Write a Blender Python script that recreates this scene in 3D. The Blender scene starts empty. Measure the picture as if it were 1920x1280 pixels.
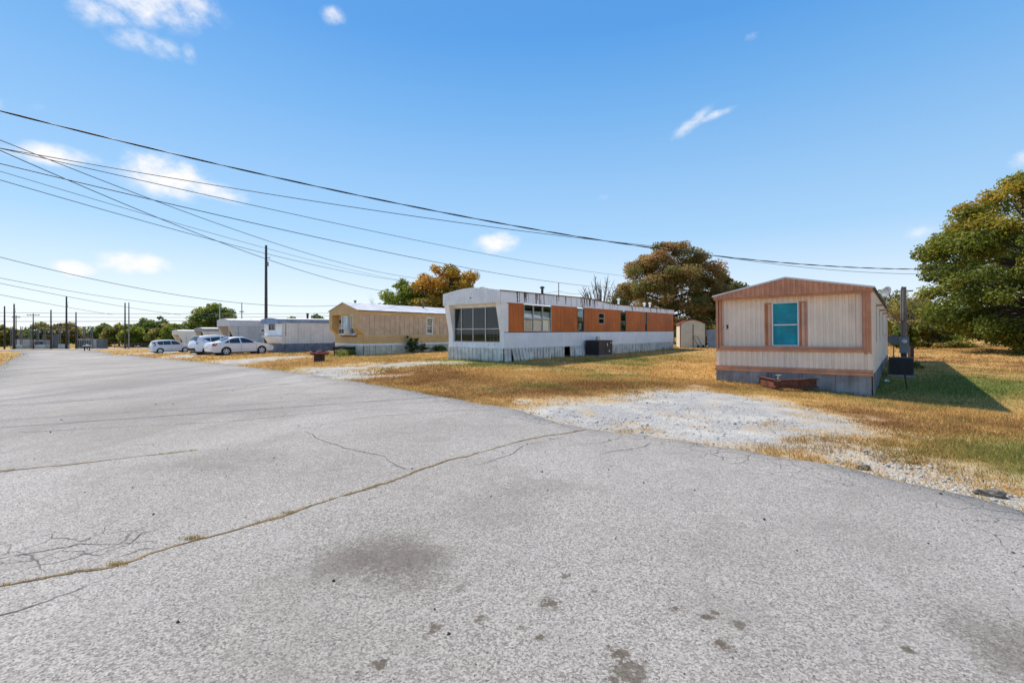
import bpy, bmesh, math, random
import numpy as np
from mathutils import Vector, Matrix
from mathutils.geometry import delaunay_2d_cdt

R = math.radians
SC = bpy.context.scene
COL = SC.collection
random.seed(7)
RNG = np.random.default_rng(11)

# ------------------------------------------------------------------ camera
cam_d = bpy.data.cameras.new('camera')
cam_d.lens = 16.0
cam_d.sensor_width = 36.0
cam_d.shift_y = -15.0 / 1920.0
cam_d.clip_start = 0.05
cam_d.clip_end = 5000
cam = bpy.data.objects.new('camera', cam_d)
COL.objects.link(cam)
cam.location = (0, 0, 1.5)
cam.rotation_euler = (R(90), 0, 0)
SC.camera = cam

# ------------------------------------------------------------------ sun, sky, exposure
SUN_EL, SUN_AZ = 51.0, -45.5          # azimuth measured from +Y towards +X
SUN_DIR = Vector((math.sin(R(SUN_AZ)) * math.cos(R(SUN_EL)), math.cos(R(SUN_AZ)) * math.cos(R(SUN_EL)), math.sin(R(SUN_EL))))
sl = bpy.data.lights.new('sun', 'SUN')
sl.energy = 3.7
sl.angle = R(0.53)
sl.color = (1.0, 0.92, 0.80)
sun = bpy.data.objects.new('sun', sl)
COL.objects.link(sun)
sun.location = (-30, 40, 60)
sun.rotation_euler = (-SUN_DIR).to_track_quat('-Z', 'Y').to_euler()

SC.view_settings.view_transform = 'Standard'
SC.view_settings.look = 'None'
SC.view_settings.gamma = 1.0
SC.view_settings.exposure = 0.55

world = bpy.data.worlds.new('World')
SC.world = world
world.use_nodes = True
WN, WL = world.node_tree.nodes, world.node_tree.links
for n in list(WN):
    WN.remove(n)

def wmath(op, a, b=None, c=None, clamp=False):
    n = WN.new('ShaderNodeMath'); n.operation = op; n.use_clamp = clamp
    for i, v in enumerate((a, b, c)):
        if v is None:
            continue
        if isinstance(v, (int, float)):
            n.inputs[i].default_value = v
        else:
            WL.new(v, n.inputs[i])
    return n.outputs[0]

sky = WN.new('ShaderNodeTexSky')
sky.sky_type = 'NISHITA'
sky.sun_disc = False
sky.sun_elevation = R(SUN_EL)
sky.sun_rotation = R(SUN_AZ)
sky.altitude = 100
sky.air_density = 1.0
sky.dust_density = 0.35
sky.ozone_density = 2.5
SKY_K = 0.13
hs = WN.new('ShaderNodeHueSaturation')
hs.inputs['Saturation'].default_value = 1.1
hs.inputs['Value'].default_value = 1.0
WL.new(sky.outputs[0], hs.inputs['Color'])
tc = WN.new('ShaderNodeTexCoord')
DIR = tc.outputs['Generated']

def wdot(vec):
    n = WN.new('ShaderNodeVectorMath'); n.operation = 'DOT_PRODUCT'
    WL.new(DIR, n.inputs[0]); n.inputs[1].default_value = vec
    return n.outputs['Value']

def wnoise(scale, detail, rough, stretch=1.0):
    mp = WN.new('ShaderNodeMapping'); mp.inputs['Scale'].default_value = (1, 1, stretch)
    WL.new(DIR, mp.inputs['Vector'])
    n = WN.new('ShaderNodeTexNoise')
    n.inputs['Scale'].default_value = scale
    n.inputs['Detail'].default_value = detail
    n.inputs['Roughness'].default_value = rough
    WL.new(mp.outputs[0], n.inputs['Vector'])
    return n.outputs['Fac']

# fair-weather clouds: direction, half-width, half-height, tilt, body
CLOUDS = [
    ((-0.545, 0.672, 0.500), .088, .040, .05, 1.0), ((-0.60, 0.665, 0.47), .04, .022, .3, .75),
    ((-0.5603, 0.698, 0.4458), .055, .018, .0, .62), ((-0.5192, 0.7287, 0.4466), .012, .017, .0, .5),
    ((-0.3065, 0.7808, 0.5444), .020, .0155, .0, .75), ((-0.6842, 0.6789, 0.2665), .048, .016, .12, .85),
    ((-0.5843, 0.767, 0.2652), .060, .036, -.1, 1.0), ((-0.5391, 0.8063, 0.2546), .070, .018, -.12, .85),
    ((-0.6892, 0.7172, 0.1025), .027, .0135, -.15, .95), ((-0.6352, 0.7634, 0.1172), .053, .020, .0, 1.0),
    ((-0.0287, 0.9803, 0.1953), .050, .021, .1, .9), ((0.3344, 0.855, 0.3924), .040, .012, .62, .72),
    ((0.3744, 0.842, 0.4034), .034, .007, .2, .6), ((0.4049, 0.7644, 0.5017), .0143, .0081, .0, .45),
    ((0.6609, 0.7324, 0.1639), .024, .012, .0, .6), ((0.7264, 0.6423, 0.2446), .018, .014, .0, .7),
    ((0.198, 0.9389, 0.2817), .030, .006, .1, .35), ((-0.7216, 0.616, 0.3191), .022, .02, .0, .7),
    ((-0.6812, 0.6568, 0.3233), .018, .008, .2, .4),
    # the same scattered clouds around the rest of the sky
    ((-0.93, 0.20, 0.31), .09, .035, .1, 1.0), ((-0.80, -0.45, 0.40), .10, .04, .0, 1.0), ((-0.20, -0.90, 0.38), .09, .035, .1, .9),
    ((0.45, -0.80, 0.40), .08, .03, .0, .9), ((0.93, -0.10, 0.35), .07, .03, .2, .8), ((0.1, 0.3, 0.95), .06, .04, .3, .6),
    ((-0.97, -0.1, 0.18), .08, .025, .0, .9), ((0.86, 0.45, 0.22), .05, .02, .0, .7),
]
mask = None
warp = wnoise(9.0, 3.0, 0.6)
for d, a, b, tilt, body in CLOUDS:
    c = Vector(d).normalized()
    rt = Vector((0, 0, 1)).cross(c) * -1.0
    rt.normalize()
    up = rt.cross(c) if rt.cross(c).z > 0 else c.cross(rt)
    r2 = rt * math.cos(tilt) + up * math.sin(tilt)
    u2 = up * math.cos(tilt) - rt * math.sin(tilt)
    u = wdot(r2 / a); v = wdot(u2 / b); w = wdot(c)
    # lower half flatter: push v when negative
    q = wmath('ADD', wmath('MULTIPLY', u, u), wmath('MULTIPLY', v, v))
    m = wmath('MULTIPLY', wmath('SUBTRACT', 1.0, wmath('MULTIPLY', q, 0.55)), body)
    m = wmath('MULTIPLY', m, wmath('GREATER_THAN', w, 0.2))
    mask = m if mask is None else wmath('MAXIMUM', mask, m)
n1 = wnoise(34.0, 7.0, 0.62, 1.35)
n2 = wnoise(11.0, 4.0, 0.55, 1.5)
f = wmath('ADD', mask, wmath('ADD', wmath('MULTIPLY', wmath('SUBTRACT', n1, 0.5), 1.5), wmath('MULTIPLY', wmath('SUBTRACT', n2, 0.5), 1.5)))
mr = WN.new('ShaderNodeMapRange'); mr.interpolation_type = 'SMOOTHSTEP'
mr.inputs['From Min'].default_value = 0.12; mr.inputs['From Max'].default_value = 1.25
WL.new(f, mr.inputs['Value'])
cover = wmath('MULTIPLY', mr.outputs[0], wmath('MULTIPLY', mask, 1.35, clamp=True), clamp=True)
bgs = WN.new('ShaderNodeBackground'); bgs.inputs['Strength'].default_value = SKY_K
# the photograph's clear sky: deep blue overhead, paling evenly towards the horizon all round
sz = WN.new('ShaderNodeSeparateXYZ'); WL.new(DIR, sz.inputs[0])
rp = WN.new('ShaderNodeValToRGB'); rp.color_ramp.interpolation = 'LINEAR'
stops = [(0.0, (.66, .70, .74)), (.071, (.57, .656, .735)), (.196, (.31, .50, .71)), (.43, (.137, .342, .64)), (.545, (.072, .262, .60)), (.8, (.055, .20, .50)), (1.0, (.045, .17, .45))]
el = rp.color_ramp.elements
el[0].position, el[0].color = stops[0][0], (*stops[0][1], 1)
el[1].position, el[1].color = stops[-1][0], (*stops[-1][1], 1)
for p_, c_ in stops[1:-1]:
    e_ = el.new(p_); e_.color = (*c_, 1)
WL.new(sz.outputs['Z'], rp.inputs[0])
sc_ = WN.new('ShaderNodeVectorMath'); sc_.operation = 'SCALE'; sc_.inputs['Scale'].default_value = 0.93 / SKY_K
WL.new(rp.outputs[0], sc_.inputs[0])
mxs = WN.new('ShaderNodeMix'); mxs.data_type = 'RGBA'; mxs.inputs[0].default_value = .90
WL.new(hs.outputs[0], mxs.inputs[6]); WL.new(sc_.outputs[0], mxs.inputs[7])
WL.new(mxs.outputs[2], bgs.inputs['Color'])
bgc = WN.new('ShaderNodeBackground'); bgc.inputs['Color'].default_value = (1.0, 0.99, 1.0, 1); bgc.inputs['Strength'].default_value = 0.70
wm = WN.new('ShaderNodeMixShader')
WL.new(cover, wm.inputs[0]); WL.new(bgs.outputs[0], wm.inputs[1]); WL.new(bgc.outputs[0], wm.inputs[2])
wo = WN.new('ShaderNodeOutputWorld'); WL.new(wm.outputs[0], wo.inputs['Surface'])

# ------------------------------------------------------------------ helpers
class MB:
    """collects faces and links them as ONE mesh object"""
    def __init__(s):
        s.v = []; s.f = []
    def add(s, vs, fs):
        o = len(s.v); s.v += [tuple(p) for p in vs]; s.f += [tuple(i + o for i in q) for q in fs]; return s
    def box(s, x0, x1, y0, y1, z0, z1):
        vs = [(x0, y0, z0), (x1, y0, z0), (x1, y1, z0), (x0, y1, z0), (x0, y0, z1), (x1, y0, z1), (x1, y1, z1), (x0, y1, z1)]
        return s.add(vs, [(0, 3, 2, 1), (4, 5, 6, 7), (0, 1, 5, 4), (1, 2, 6, 5), (2, 3, 7, 6), (3, 0, 4, 7)])
    def hexa(s, b, t):
        return s.add(list(b) + list(t), [(0, 3, 2, 1), (4, 5, 6, 7), (0, 1, 5, 4), (1, 2, 6, 5), (2, 3, 7, 6), (3, 0, 4, 7)])
    def prism(s, poly, fn, a, b):
        """poly of 2D points, fn(p, q, t) -> 3D, swept from t=a to t=b"""
        n = len(poly)
        vs = [fn(p, q, a) for p, q in poly] + [fn(p, q, b) for p, q in poly]
        fs = [tuple(range(n))[::-1], tuple(range(n, 2 * n))] + [(i, (i + 1) % n, n + (i + 1) % n, n + i) for i in range(n)]
        return s.add(vs, fs)
    def tube(s, pts, rad, n=8, cap=True):
        pts = [Vector(p) for p in pts]
        if not isinstance(rad, (list, tuple)):
            rad = [rad] * len(pts)
        o = len(s.v); dall = (pts[-1] - pts[0]).normalized()
        ref = Vector((0, 0, 1)) if abs(dall.z) < .7 else Vector((1, 0.13, 0))
        for i, p in enumerate(pts):
            t = (pts[min(i + 1, len(pts) - 1)] - pts[max(i - 1, 0)]).normalized()
            a = t.cross(ref).normalized(); b = t.cross(a).normalized()
            for k in range(n):
                g = 2 * math.pi * k / n
                s.v.append(tuple(p + (a * math.cos(g) + b * math.sin(g)) * rad[i]))
        for i in range(len(pts) - 1):
            for k in range(n):
                s.f.append((o + i * n + k, o + i * n + (k + 1) % n, o + (i + 1) * n + (k + 1) % n, o + (i + 1) * n + k))
        if cap:
            s.f.append(tuple(o + k for k in range(n))[::-1]); e = o + (len(pts) - 1) * n
            s.f.append(tuple(e + k for k in range(n)))
        return s
    def lathe(s, prof, n=16, c=(0, 0, 0), axis='z'):
        o = len(s.v)
        for r, h in prof:
            for k in range(n):
                g = 2 * math.pi * k / n; a, b = r * math.cos(g), r * math.sin(g)
                p = (a, b, h) if axis == 'z' else (a, h, b) if axis == 'y' else (h, a, b)
                s.v.append((p[0] + c[0], p[1] + c[1], p[2] + c[2]))
        for i in range(len(prof) - 1):
            for k in range(n):
                s.f.append((o + i * n + k, o + i * n + (k + 1) % n, o + (i + 1) * n + (k + 1) % n, o + (i + 1) * n + k))
        s.f.append(tuple(o + k for k in range(n))[::-1]); e = o + (len(prof) - 1) * n
        s.f.append(tuple(e + k for k in range(n)))
        return s
    def corr(s, org, u, v, n, width, height, pitch=.1, depth=.012, top=None, back=.0):
        """corrugated sheet: org + u*a + v*b, ribs run along v; top(a) overrides the height"""
        org, u, v, n = Vector(org), Vector(u), Vector(v), Vector(n)
        k = max(1, round(width / pitch)); p = width / k
        prof = []
        for i in range(k):
            prof += [(i * p, 0), (i * p + .30 * p, 0), (i * p + .42 * p, depth), (i * p + .86 * p, depth), (i * p + .98 * p, 0)]
        prof.append((width, 0))
        o = len(s.v)
        for a, d in prof:
            h = height if top is None else top(a)
            s.v.append(tuple(org + u * a + n * d)); s.v.append(tuple(org + u * a + n * d + v * h))
        for i in range(len(prof) - 1):
            s.f.append((o + 2 * i, o + 2 * i + 2, o + 2 * i + 3, o + 2 * i + 1))
        return s
    def lap(s, org, u, n, width, height, board=.1, depth=.012):
        """lap siding: horizontal boards, each proud at its foot"""
        org, u, n = Vector(org), Vector(u), Vector(n); z = Vector((0, 0, 1))
        k = max(1, round(height / board)); b = height / k
        for i in range(k):
            a = org + z * (i * b)
            f0 = a + z * (b * .2)
            s.hexa([f0, f0 + u * width, f0 + u * width + n * depth * 1.6, f0 + n * depth * 1.6], [a + z * b, a + u * width + z * b, a + u * width + z * b + n * depth * .7, a + z * b + n * depth * .7])
        s.hexa([org - n * .02, org + u * width - n * .02, org + u * width + n * .002, org + n * .002], [org - n * .02 + z * height, org + u * width - n * .02 + z * height, org + u * width + n * .002 + z * height, org + n * .002 + z * height])
        return s
    def build(s, name, mat, parent=None, smooth=False):
        me = bpy.data.meshes.new(name)
        me.from_pydata(s.v, [], s.f); me.update()
        me.materials.append(mat)
        if smooth:
            me.polygons.foreach_set('use_smooth', [True] * len(me.polygons))
        o = bpy.data.objects.new(name, me); COL.objects.link(o)
        if parent is not None:
            o.parent = parent
        return o

def tag(o, label=None, cat=None, group=None, kind=None):
    for k, v in (('label', label), ('category', cat), ('group', group), ('kind', kind)):
        if v:
            o[k] = v
    return o

def empty(name, loc, rz=0.0, ry=0.0):
    o = bpy.data.objects.new(name, None); COL.objects.link(o)
    o.empty_display_size = .2
    o.location = loc; o.rotation_euler = (0, ry, rz)
    return o

def copy_tree(o, parent=None):
    c = o.copy(); COL.objects.link(c)
    if parent is not None:
        c.parent = parent
    for ch in list(o.children):
        copy_tree(ch, c)
    return c

# ------------------------------------------------------------------ materials
def _nt(name):
    m = bpy.data.materials.new(name); m.use_nodes = True
    nt = m.node_tree
    bs = nt.nodes['Principled BSDF']
    return m, nt.nodes, nt.links, bs

def nmix(N, L, fac, a, b, mode='MIX'):
    n = N.new('ShaderNodeMix'); n.data_type = 'RGBA'; n.blend_type = mode
    for sock, v in ((n.inputs[0], fac), (n.inputs[6], a), (n.inputs[7], b)):
        if isinstance(v, (int, float)):
            sock.default_value = v
        elif isinstance(v, (tuple, list)):
            sock.default_value = (*v[:3], 1)
        else:
            L.new(v, sock)
    return n.outputs[2]

def nmath(N, L, op, a, b=None, clamp=False):
    n = N.new('ShaderNodeMath'); n.operation = op; n.use_clamp = clamp
    for i, v in enumerate((a, b)):
        if v is None:
            continue
        if isinstance(v, (int, float)):
            n.inputs[i].default_value = v
        else:
            L.new(v, n.inputs[i])
    return n.outputs[0]

def nnoise(N, L, vec, scale, detail=4, rough=.55, mscale=None):
    if mscale:
        mp = N.new('ShaderNodeMapping'); mp.inputs['Scale'].default_value = mscale
        L.new(vec, mp.inputs['Vector']); vec = mp.outputs[0]
    n = N.new('ShaderNodeTexNoise'); n.inputs['Scale'].default_value = scale
    n.inputs['Detail'].default_value = detail; n.inputs['Roughness'].default_value = rough
    L.new(vec, n.inputs['Vector'])
    return n.outputs['Fac']

def nramp(N, L, fac, lo, hi):
    n = N.new('ShaderNodeMapRange'); n.interpolation_type = 'SMOOTHSTEP'
    n.inputs['From Min'].default_value = lo; n.inputs['From Max'].default_value = hi
    L.new(fac, n.inputs['Value'])
    return n.outputs[0]

MATS = {}
def mat(name, col, rough=.65, var=.18, scale=1.6, streak=0., sk=(5.5, .50, .78), dirt=(.09, .07, .05), metal=0., bump=0., bscale=60., spec=.35, fine=0., coat=0.):
    if name in MATS:
        return MATS[name]
    m, N, L, bs = _nt(name)
    tcn = N.new('ShaderNodeTexCoord'); co = tcn.outputs['Object']
    c = nmix(N, L, nramp(N, L, nnoise(N, L, co, scale, 6, .6), .3, .75), [k * (1 - var) for k in col], [min(1, k * (1 + var * .5)) for k in col])
    if fine:
        c = nmix(N, L, fine, c, nmix(N, L, nnoise(N, L, co, 70, 2), (.25, .25, .25), (1.4, 1.4, 1.4)), 'MULTIPLY')
    if streak:
        s1 = nramp(N, L, nnoise(N, L, co, 1.0, 5, .65, (sk[0], sk[0], .28)), sk[1], sk[2])
        s2 = nramp(N, L, nnoise(N, L, co, .8, 3, .5), .35, .7)
        c = nmix(N, L, nmath(N, L, 'MULTIPLY', nmath(N, L, 'MULTIPLY', s1, s2) if streak < 1 else s1, min(streak, .92)), c, dirt)
    L.new(c, bs.inputs['Base Color'])
    bs.inputs['Roughness'].default_value = rough
    bs.inputs['Metallic'].default_value = metal
    bs.inputs['Specular IOR Level'].default_value = spec
    if coat:
        bs.inputs['Coat Weight'].default_value = coat; bs.inputs['Coat Roughness'].default_value = .05
    if bump:
        b = N.new('ShaderNodeBump'); b.inputs['Strength'].default_value = bump; b.inputs['Distance'].default_value = .01
        L.new(nnoise(N, L, co, bscale, 4), b.inputs['Height']); L.new(b.outputs[0], bs.inputs['Normal'])
    MATS[name] = m
    return m

def glass_mat(name, tint=(.55, .6, .6), refl=.22):
    m, N, L, bs = _nt(name)
    out = [n for n in N if n.type == 'OUTPUT_MATERIAL'][0]
    tr = N.new('ShaderNodeBsdfTransparent'); tr.inputs[0].default_value = (*tint, 1)
    gl = N.new('ShaderNodeBsdfGlossy'); gl.inputs['Roughness'].default_value = .03; gl.inputs[0].default_value = (.9, .95, 1, 1)
    lw = N.new('ShaderNodeLayerWeight'); lw.inputs[0].default_value = .25
    fac = nmath(N, L, 'ADD', nmath(N, L, 'MULTIPLY', lw.outputs['Fresnel'], .3), refl, True)
    mx = N.new('ShaderNodeMixShader'); L.new(fac, mx.inputs[0]); L.new(tr.outputs[0], mx.inputs[1]); L.new(gl.outputs[0], mx.inputs[2])
    L.new(mx.outputs[0], out.inputs['Surface'])
    return m

# ------------------------------------------------------------------ terrain height
CTRL = np.array([(0,0,0),(0,7,0),(4,4,0),(-5,3,0),(-5.5,14.7,0),(-8,17,0),(-16.3,24.8,-.1),(-25.3,32.7,-.3),(-33,29.4,-.42),(-60,66,-1.2),(-66,60,-1.25),(-86,85,-1.55),(-76,97,-1.8),(-110,100,-1.9),
(10.4,13.14,-.3),(7.14,15.9,-.17),(21.9,26.5,-.05),(12.3,11.2,-.56),(9,8,-.25),(15.6,18.3,-.12),(33,30,.3),(40,45,.33),(7,6,-.12),
(-.37,21,.17),(-3.2,23.3,.25),(13.6,38.5,.24),(-10.1,31,0),(-13,33.3,-.05),(-4.3,21.7,.1),(2,15,.08),(3,10.5,0),
(-20.6,41.3,-.22),(-23.6,37.5,-.28),(-31,51.5,-.42),(-41.4,62,-.8),(-44,57,-1.0),(-51.8,72.3,-1.0),
(0,100,.2),(30,70,.5),(-40,110,-1.5),(80,60,.6),(-150,150,-2.2),(60,10,-.3),(-20,-20,0),(20,-15,-.1),(20,60,.45),(-30,75,-.5),(-70,20,-.6),(25,5,-.4)], float)
_phi = lambda r: np.sqrt(r * r + 36.0)
_D = np.hypot(CTRL[:, None, 0] - CTRL[None, :, 0], CTRL[:, None, 1] - CTRL[None, :, 1])
_M = CTRL[:, 2].mean()
_W = np.linalg.solve(_phi(_D) - np.eye(len(CTRL)) * .6, CTRL[:, 2] - _M)
def gz(x, y):
    x = np.asarray(x, float); y = np.asarray(y, float)
    k = np.minimum(1, 190 / np.maximum(np.hypot(x, y), 1e-6)); x = x * k; y = y * k
    r = np.hypot(x[..., None] - CTRL[:, 0], y[..., None] - CTRL[:, 1])
    return np.clip(_phi(r) @ _W + _M, -2.6, 1.2)
def g(x, y):
    return float(gz(x, y))

# ------------------------------------------------------------------ road outline, driveways (world metres)
EDGE = [(9.5, -6.0), (6.6, -1.5), (5.0, 2.0), (4.32, 3.84), (4.24, 4.21), (4.0, 4.61), (3.64, 5.18), (3.13, 5.68), (2.46, 6.17), (1.16, 7.04), (0.0, 8.77), (-1.3, 10.09), (-3.15, 12.22), (-5.48, 14.62), (-8.01, 17.09), (-11.28, 20.05), (-16.0, 24.38), (-25.33, 32.75), (-33.94, 40.8), (-55.7, 62.54), (-70.5, 76.3), (-75.0, 84.0)]
LEFT = [(-87.0, 78.0), (-78.0, 72.0), (-69.6, 64.5), (-64.8, 60.1), (-46.0, 41.8), (-31.0, 27.6), (-18.0, 15.5), (-9.0, 6.0), (-4.0, -3.0), (0.0, -9.0)]
ROAD = EDGE + LEFT
DRIVES = [
    ([(0.0, 8.77), (1.7, 10.33), (4.12, 13.02), (5.49, 13.1), (6.5, 12.0), (6.5, 9.2), (5.9, 7.5), (4.9, 6.3), (3.6, 5.2), (1.16, 6.9)], 1.0),
    ([(2.9, 5.6), (5.0, 7.5), (5.9, 7.6), (5.2, 5.9), (5.0, 4.2), (5.6, 2.5), (4.6, 2.5)], .80),
    ([(-9.12, 17.29), (-8.19, 19.42), (-6.46, 21.2), (-4.15, 22.15), (-2.91, 20.9), (-4.48, 19.6), (-5.9, 18.2), (-4.6, 16.6), (-3.96, 15.34), (-5.48, 14.5)], .9),
    ([(-15.98, 23.52), (-17.78, 29.17), (-14.81, 32.6), (-13.57, 31.0), (-13.8, 26.0), (-13.02, 21.5)], .9),
    ([(-26.12, 33.02), (-28.03, 37.97), (-30.69, 44.54), (-27.94, 42.96), (-24.47, 34.8), (-23.54, 31.0)], .95),
    ([(-46.28, 52.73), (-48.18, 58.9), (-46.76, 64.0), (-43.46, 61.14), (-38.87, 46.08)], .95),
]

def seg_dist(px, py, poly, closed=True):
    """distance to a polyline"""
    best = np.full(px.shape, 1e9)
    n = len(poly)
    for i in range(n if closed else n - 1):
        ax, ay = poly[i]; bx, by = poly[(i + 1) % n]
        dx, dy = bx - ax, by - ay
        t = np.clip(((px - ax) * dx + (py - ay) * dy) / (dx * dx + dy * dy + 1e-12), 0, 1)
        best = np.minimum(best, np.hypot(px - ax - t * dx, py - ay - t * dy))
    return best
def inside(px, py, poly):
    c = np.zeros(px.shape, bool); n = len(poly)
    for i in range(n):
        ax, ay = poly[i]; bx, by = poly[(i + 1) % n]
        cond = ((ay > py) != (by > py)) & (px < (bx - ax) * (py - ay) / (by - ay + 1e-12) + ax)
        c ^= cond
    return c
def sdf(px, py, poly):
    d = seg_dist(px, py, poly)
    return np.where(inside(px, py, poly), -d, d)
def vnoise(x, y, s, seed=0):
    """cheap smooth value noise, numpy"""
    x = x * s + seed * 17.3; y = y * s - seed * 9.1
    xi = np.floor(x); yi = np.floor(y); fx = x - xi; fy = y - yi
    fx = fx * fx * (3 - 2 * fx); fy = fy * fy * (3 - 2 * fy)
    h = lambda a, b: np.modf(np.abs(np.sin(a * 127.1 + b * 311.7 + seed * 3.7) * 43758.5453))[0]
    return (h(xi, yi) * (1 - fx) + h(xi + 1, yi) * fx) * (1 - fy) + (h(xi, yi + 1) * (1 - fx) + h(xi + 1, yi + 1) * fx) * fy
def fbm(x, y, s, seed=0):
    return (vnoise(x, y, s, seed) + .5 * vnoise(x, y, s * 2.1, seed + 1) + .25 * vnoise(x, y, s * 4.3, seed + 2)) / 1.75
def bell(x, y, cx, cy, r):
    return np.exp(-((x - cx) ** 2 + (y - cy) ** 2) / (r * r))
def ellb(x, y, cx, cy, ra, rb, ang):
    c, s = math.cos(ang), math.sin(ang); u = (x - cx) * c + (y - cy) * s; v = -(x - cx) * s + (y - cy) * c
    return np.exp(-(u / ra) ** 2 - (v / rb) ** 2)

def lawn(x, y):
    """the lawn's own colour and how gravelly a spot is"""
    grav = np.zeros(x.shape)
    for poly, k in DRIVES:
        d = sdf(x, y, poly) + (fbm(x, y, .7, 5) - .5) * 1.8 + (fbm(x, y, 2.6, 8) - .5) * 1.1
        grav = np.maximum(grav, k * np.clip(.5 - d / 1.5, 0, 1))
    n = fbm(x, y, .33, 3); n2 = fbm(x, y, 1.4, 6); n3 = fbm(x, y, .12, 9)
    green = np.clip((n - .50) * 2.6 + (n2 - .5) * 1.3, 0, 1) * .65
    green += .85 * ellb(x, y, -1.6, 20.5, 3.6, 1.4, -.6) + .5 * ellb(x, y, 9, 26, 9, 1.8, .85) + .75 * ellb(x, y, 15, 15.5, 5, 2.2, .9)
    green += .85 * ellb(x, y, 7.2, 6.0, 2.6, 1.5, .5) + .55 * ellb(x, y, 17.5, 15.5, 6, 1.2, .2) + .6 * bell(x, y, -11.4, 29.8, 1.4)
    brown = np.clip((n3 - .44) * 2.2 + (n2 - .5) * 1.3 + (fbm(x, y, .5, 14) - .5) * 1.2, 0, 1) * .75
    brown += .9 * ellb(x, y, 1.6, 12.4, 3.6, 1.5, .55) + .8 * ellb(x, y, -2.2, 14.6, 2.6, 1.6, -.7) + .5 * ellb(x, y, 6.2, 14.0, 3.0, .7, .1)
    brown += .9 * ellb(x, y, 6.1, 4.9, 2.2, .8, -.6) + .6 * ellb(x, y, 6.6, 8.2, 1.6, .9, .9) + .5 * ellb(x, y, -11.8, 22.6, 3, 1.2, -.7)
    green = np.clip(green, 0, 1); brown = np.clip(brown * (1 - .6 * green), 0, 1)
    return green, brown, grav

STRAW = np.array((.66, .41, .15)); BROWN = np.array((.28, .135, .052)); GREEN = np.array((.19, .215, .055))

# ------------------------------------------------------------------ ground
def np_mesh(name, V, F, mat_, attrs=None, smooth=False):
    me = bpy.data.meshes.new(name)
    V = np.asarray(V, np.float32); F = np.asarray(F, np.int32); k = F.shape[1]
    me.vertices.add(len(V)); me.vertices.foreach_set('co', V.ravel())
    me.loops.add(F.size); me.loops.foreach_set('vertex_index', F.ravel())
    me.polygons.add(len(F)); me.polygons.foreach_set('loop_start', np.arange(0, F.size, k, dtype=np.int32))
    me.polygons.foreach_set('loop_total', np.full(len(F), k, np.int32))
    if smooth:
        me.polygons.foreach_set('use_smooth', np.ones(len(F), bool))
    me.update(calc_edges=True)
    for an, (ty, data) in (attrs or {}).items():
        at = me.attributes.new(an, ty, 'POINT')
        at.data.foreach_set('color' if ty == 'FLOAT_COLOR' else 'value', np.asarray(data, np.float32).ravel())
    me.materials.append(mat_)
    o = bpy.data.objects.new(name, me); COL.objects.link(o)
    return o

def ground_mat():
    m, N, L, bs = _nt('lawn_and_gravel')
    tcn = N.new('ShaderNodeTexCoord'); co = tcn.outputs['Object']
    def att(n):
        a = N.new('ShaderNodeAttribute'); a.attribute_name = n; return a
    gr = att('green').outputs['Fac']; br = att('brown').outputs['Fac']; gv = att('gravel').outputs['Fac']
    fine = nnoise(N, L, co, 22, 6, .7); mid = nnoise(N, L, co, 3.1, 5, .6)
    c = nmix(N, L, nramp(N, L, mid, .3, .7), tuple(STRAW * .72), tuple(STRAW * 1.08))
    c = nmix(N, L, nramp(N, L, nmath(N, L, 'ADD', br, nmath(N, L, 'MULTIPLY', nmath(N, L, 'SUBTRACT', fine, .5), .9)), .15, .85), c, tuple(BROWN))
    c = nmix(N, L, nramp(N, L, nmath(N, L, 'ADD', gr, nmath(N, L, 'MULTIPLY', nmath(N, L, 'SUBTRACT', fine, .5), .9)), .15, .95), c, tuple(GREEN))
    c = nmix(N, L, .9, c, nmix(N, L, nramp(N, L, nnoise(N, L, co, 38, 3, .7), .25, .75), (.28, .25, .23), (1.30, 1.30, 1.25)), 'MULTIPLY')
    # crushed limestone: pale stones, bluish fines, a few bare sandy spots
    vo = N.new('ShaderNodeTexVoronoi'); vo.inputs['Scale'].default_value = 38
    L.new(co, vo.inputs['Vector'])
    sp = N.new('ShaderNodeSeparateColor'); L.new(vo.outputs['Color'], sp.inputs[0])
    gc = nmix(N, L, sp.outputs[0], (.26, .245, .23), (.56, .53, .49))
    gc = nmix(N, L, nramp(N, L, nnoise(N, L, co, .9, 4, .6), .42, .68), gc, nmix(N, L, sp.outputs[1], (.48, .44, .375), (.66, .615, .54)))
    gc = nmix(N, L, nmath(N, L, 'MULTIPLY', nramp(N, L, nnoise(N, L, co, 1.7, 4, .6), .54, .68), .7), gc, (.56, .40, .22))
    gf = nramp(N, L, nmath(N, L, 'ADD', gv, nmath(N, L, 'MULTIPLY', nmath(N, L, 'SUBTRACT', nnoise(N, L, co, 6, 6, .75), .5), 1.1)), .32, .62)
    edge = nmath(N, L, 'MULTIPLY', nramp(N, L, gv, .02, .35), nmath(N, L, 'SUBTRACT', 1.0, gf), True)
    c = nmix(N, L, nmath(N, L, 'MULTIPLY', edge, .75), c, (.62, .46, .25))
    c = nmix(N, L, gf, c, gc)
    thin = nmath(N, L, 'MULTIPLY', nmath(N, L, 'SUBTRACT', 1.0, nramp(N, L, gv, .70, .92)), nramp(N, L, gv, .18, .40))
    c = nmix(N, L, nmath(N, L, 'MULTIPLY', thin, .55), c, nmix(N, L, sp.outputs[2], (.36, .27, .16), (.66, .53, .36)))
    L.new(c, bs.inputs['Base Color'])
    bs.inputs['Roughness'].default_value = .95; bs.inputs['Specular IOR Level'].default_value = .1
    b = N.new('ShaderNodeBump'); b.inputs['Strength'].default_value = .7; b.inputs['Distance'].default_value = .03
    h = nmix(N, L, gf, fine, vo.outputs['Distance'])
    L.new(h, b.inputs['Height']); L.new(b.outputs[0], bs.inputs['Normal'])
    return m
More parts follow.
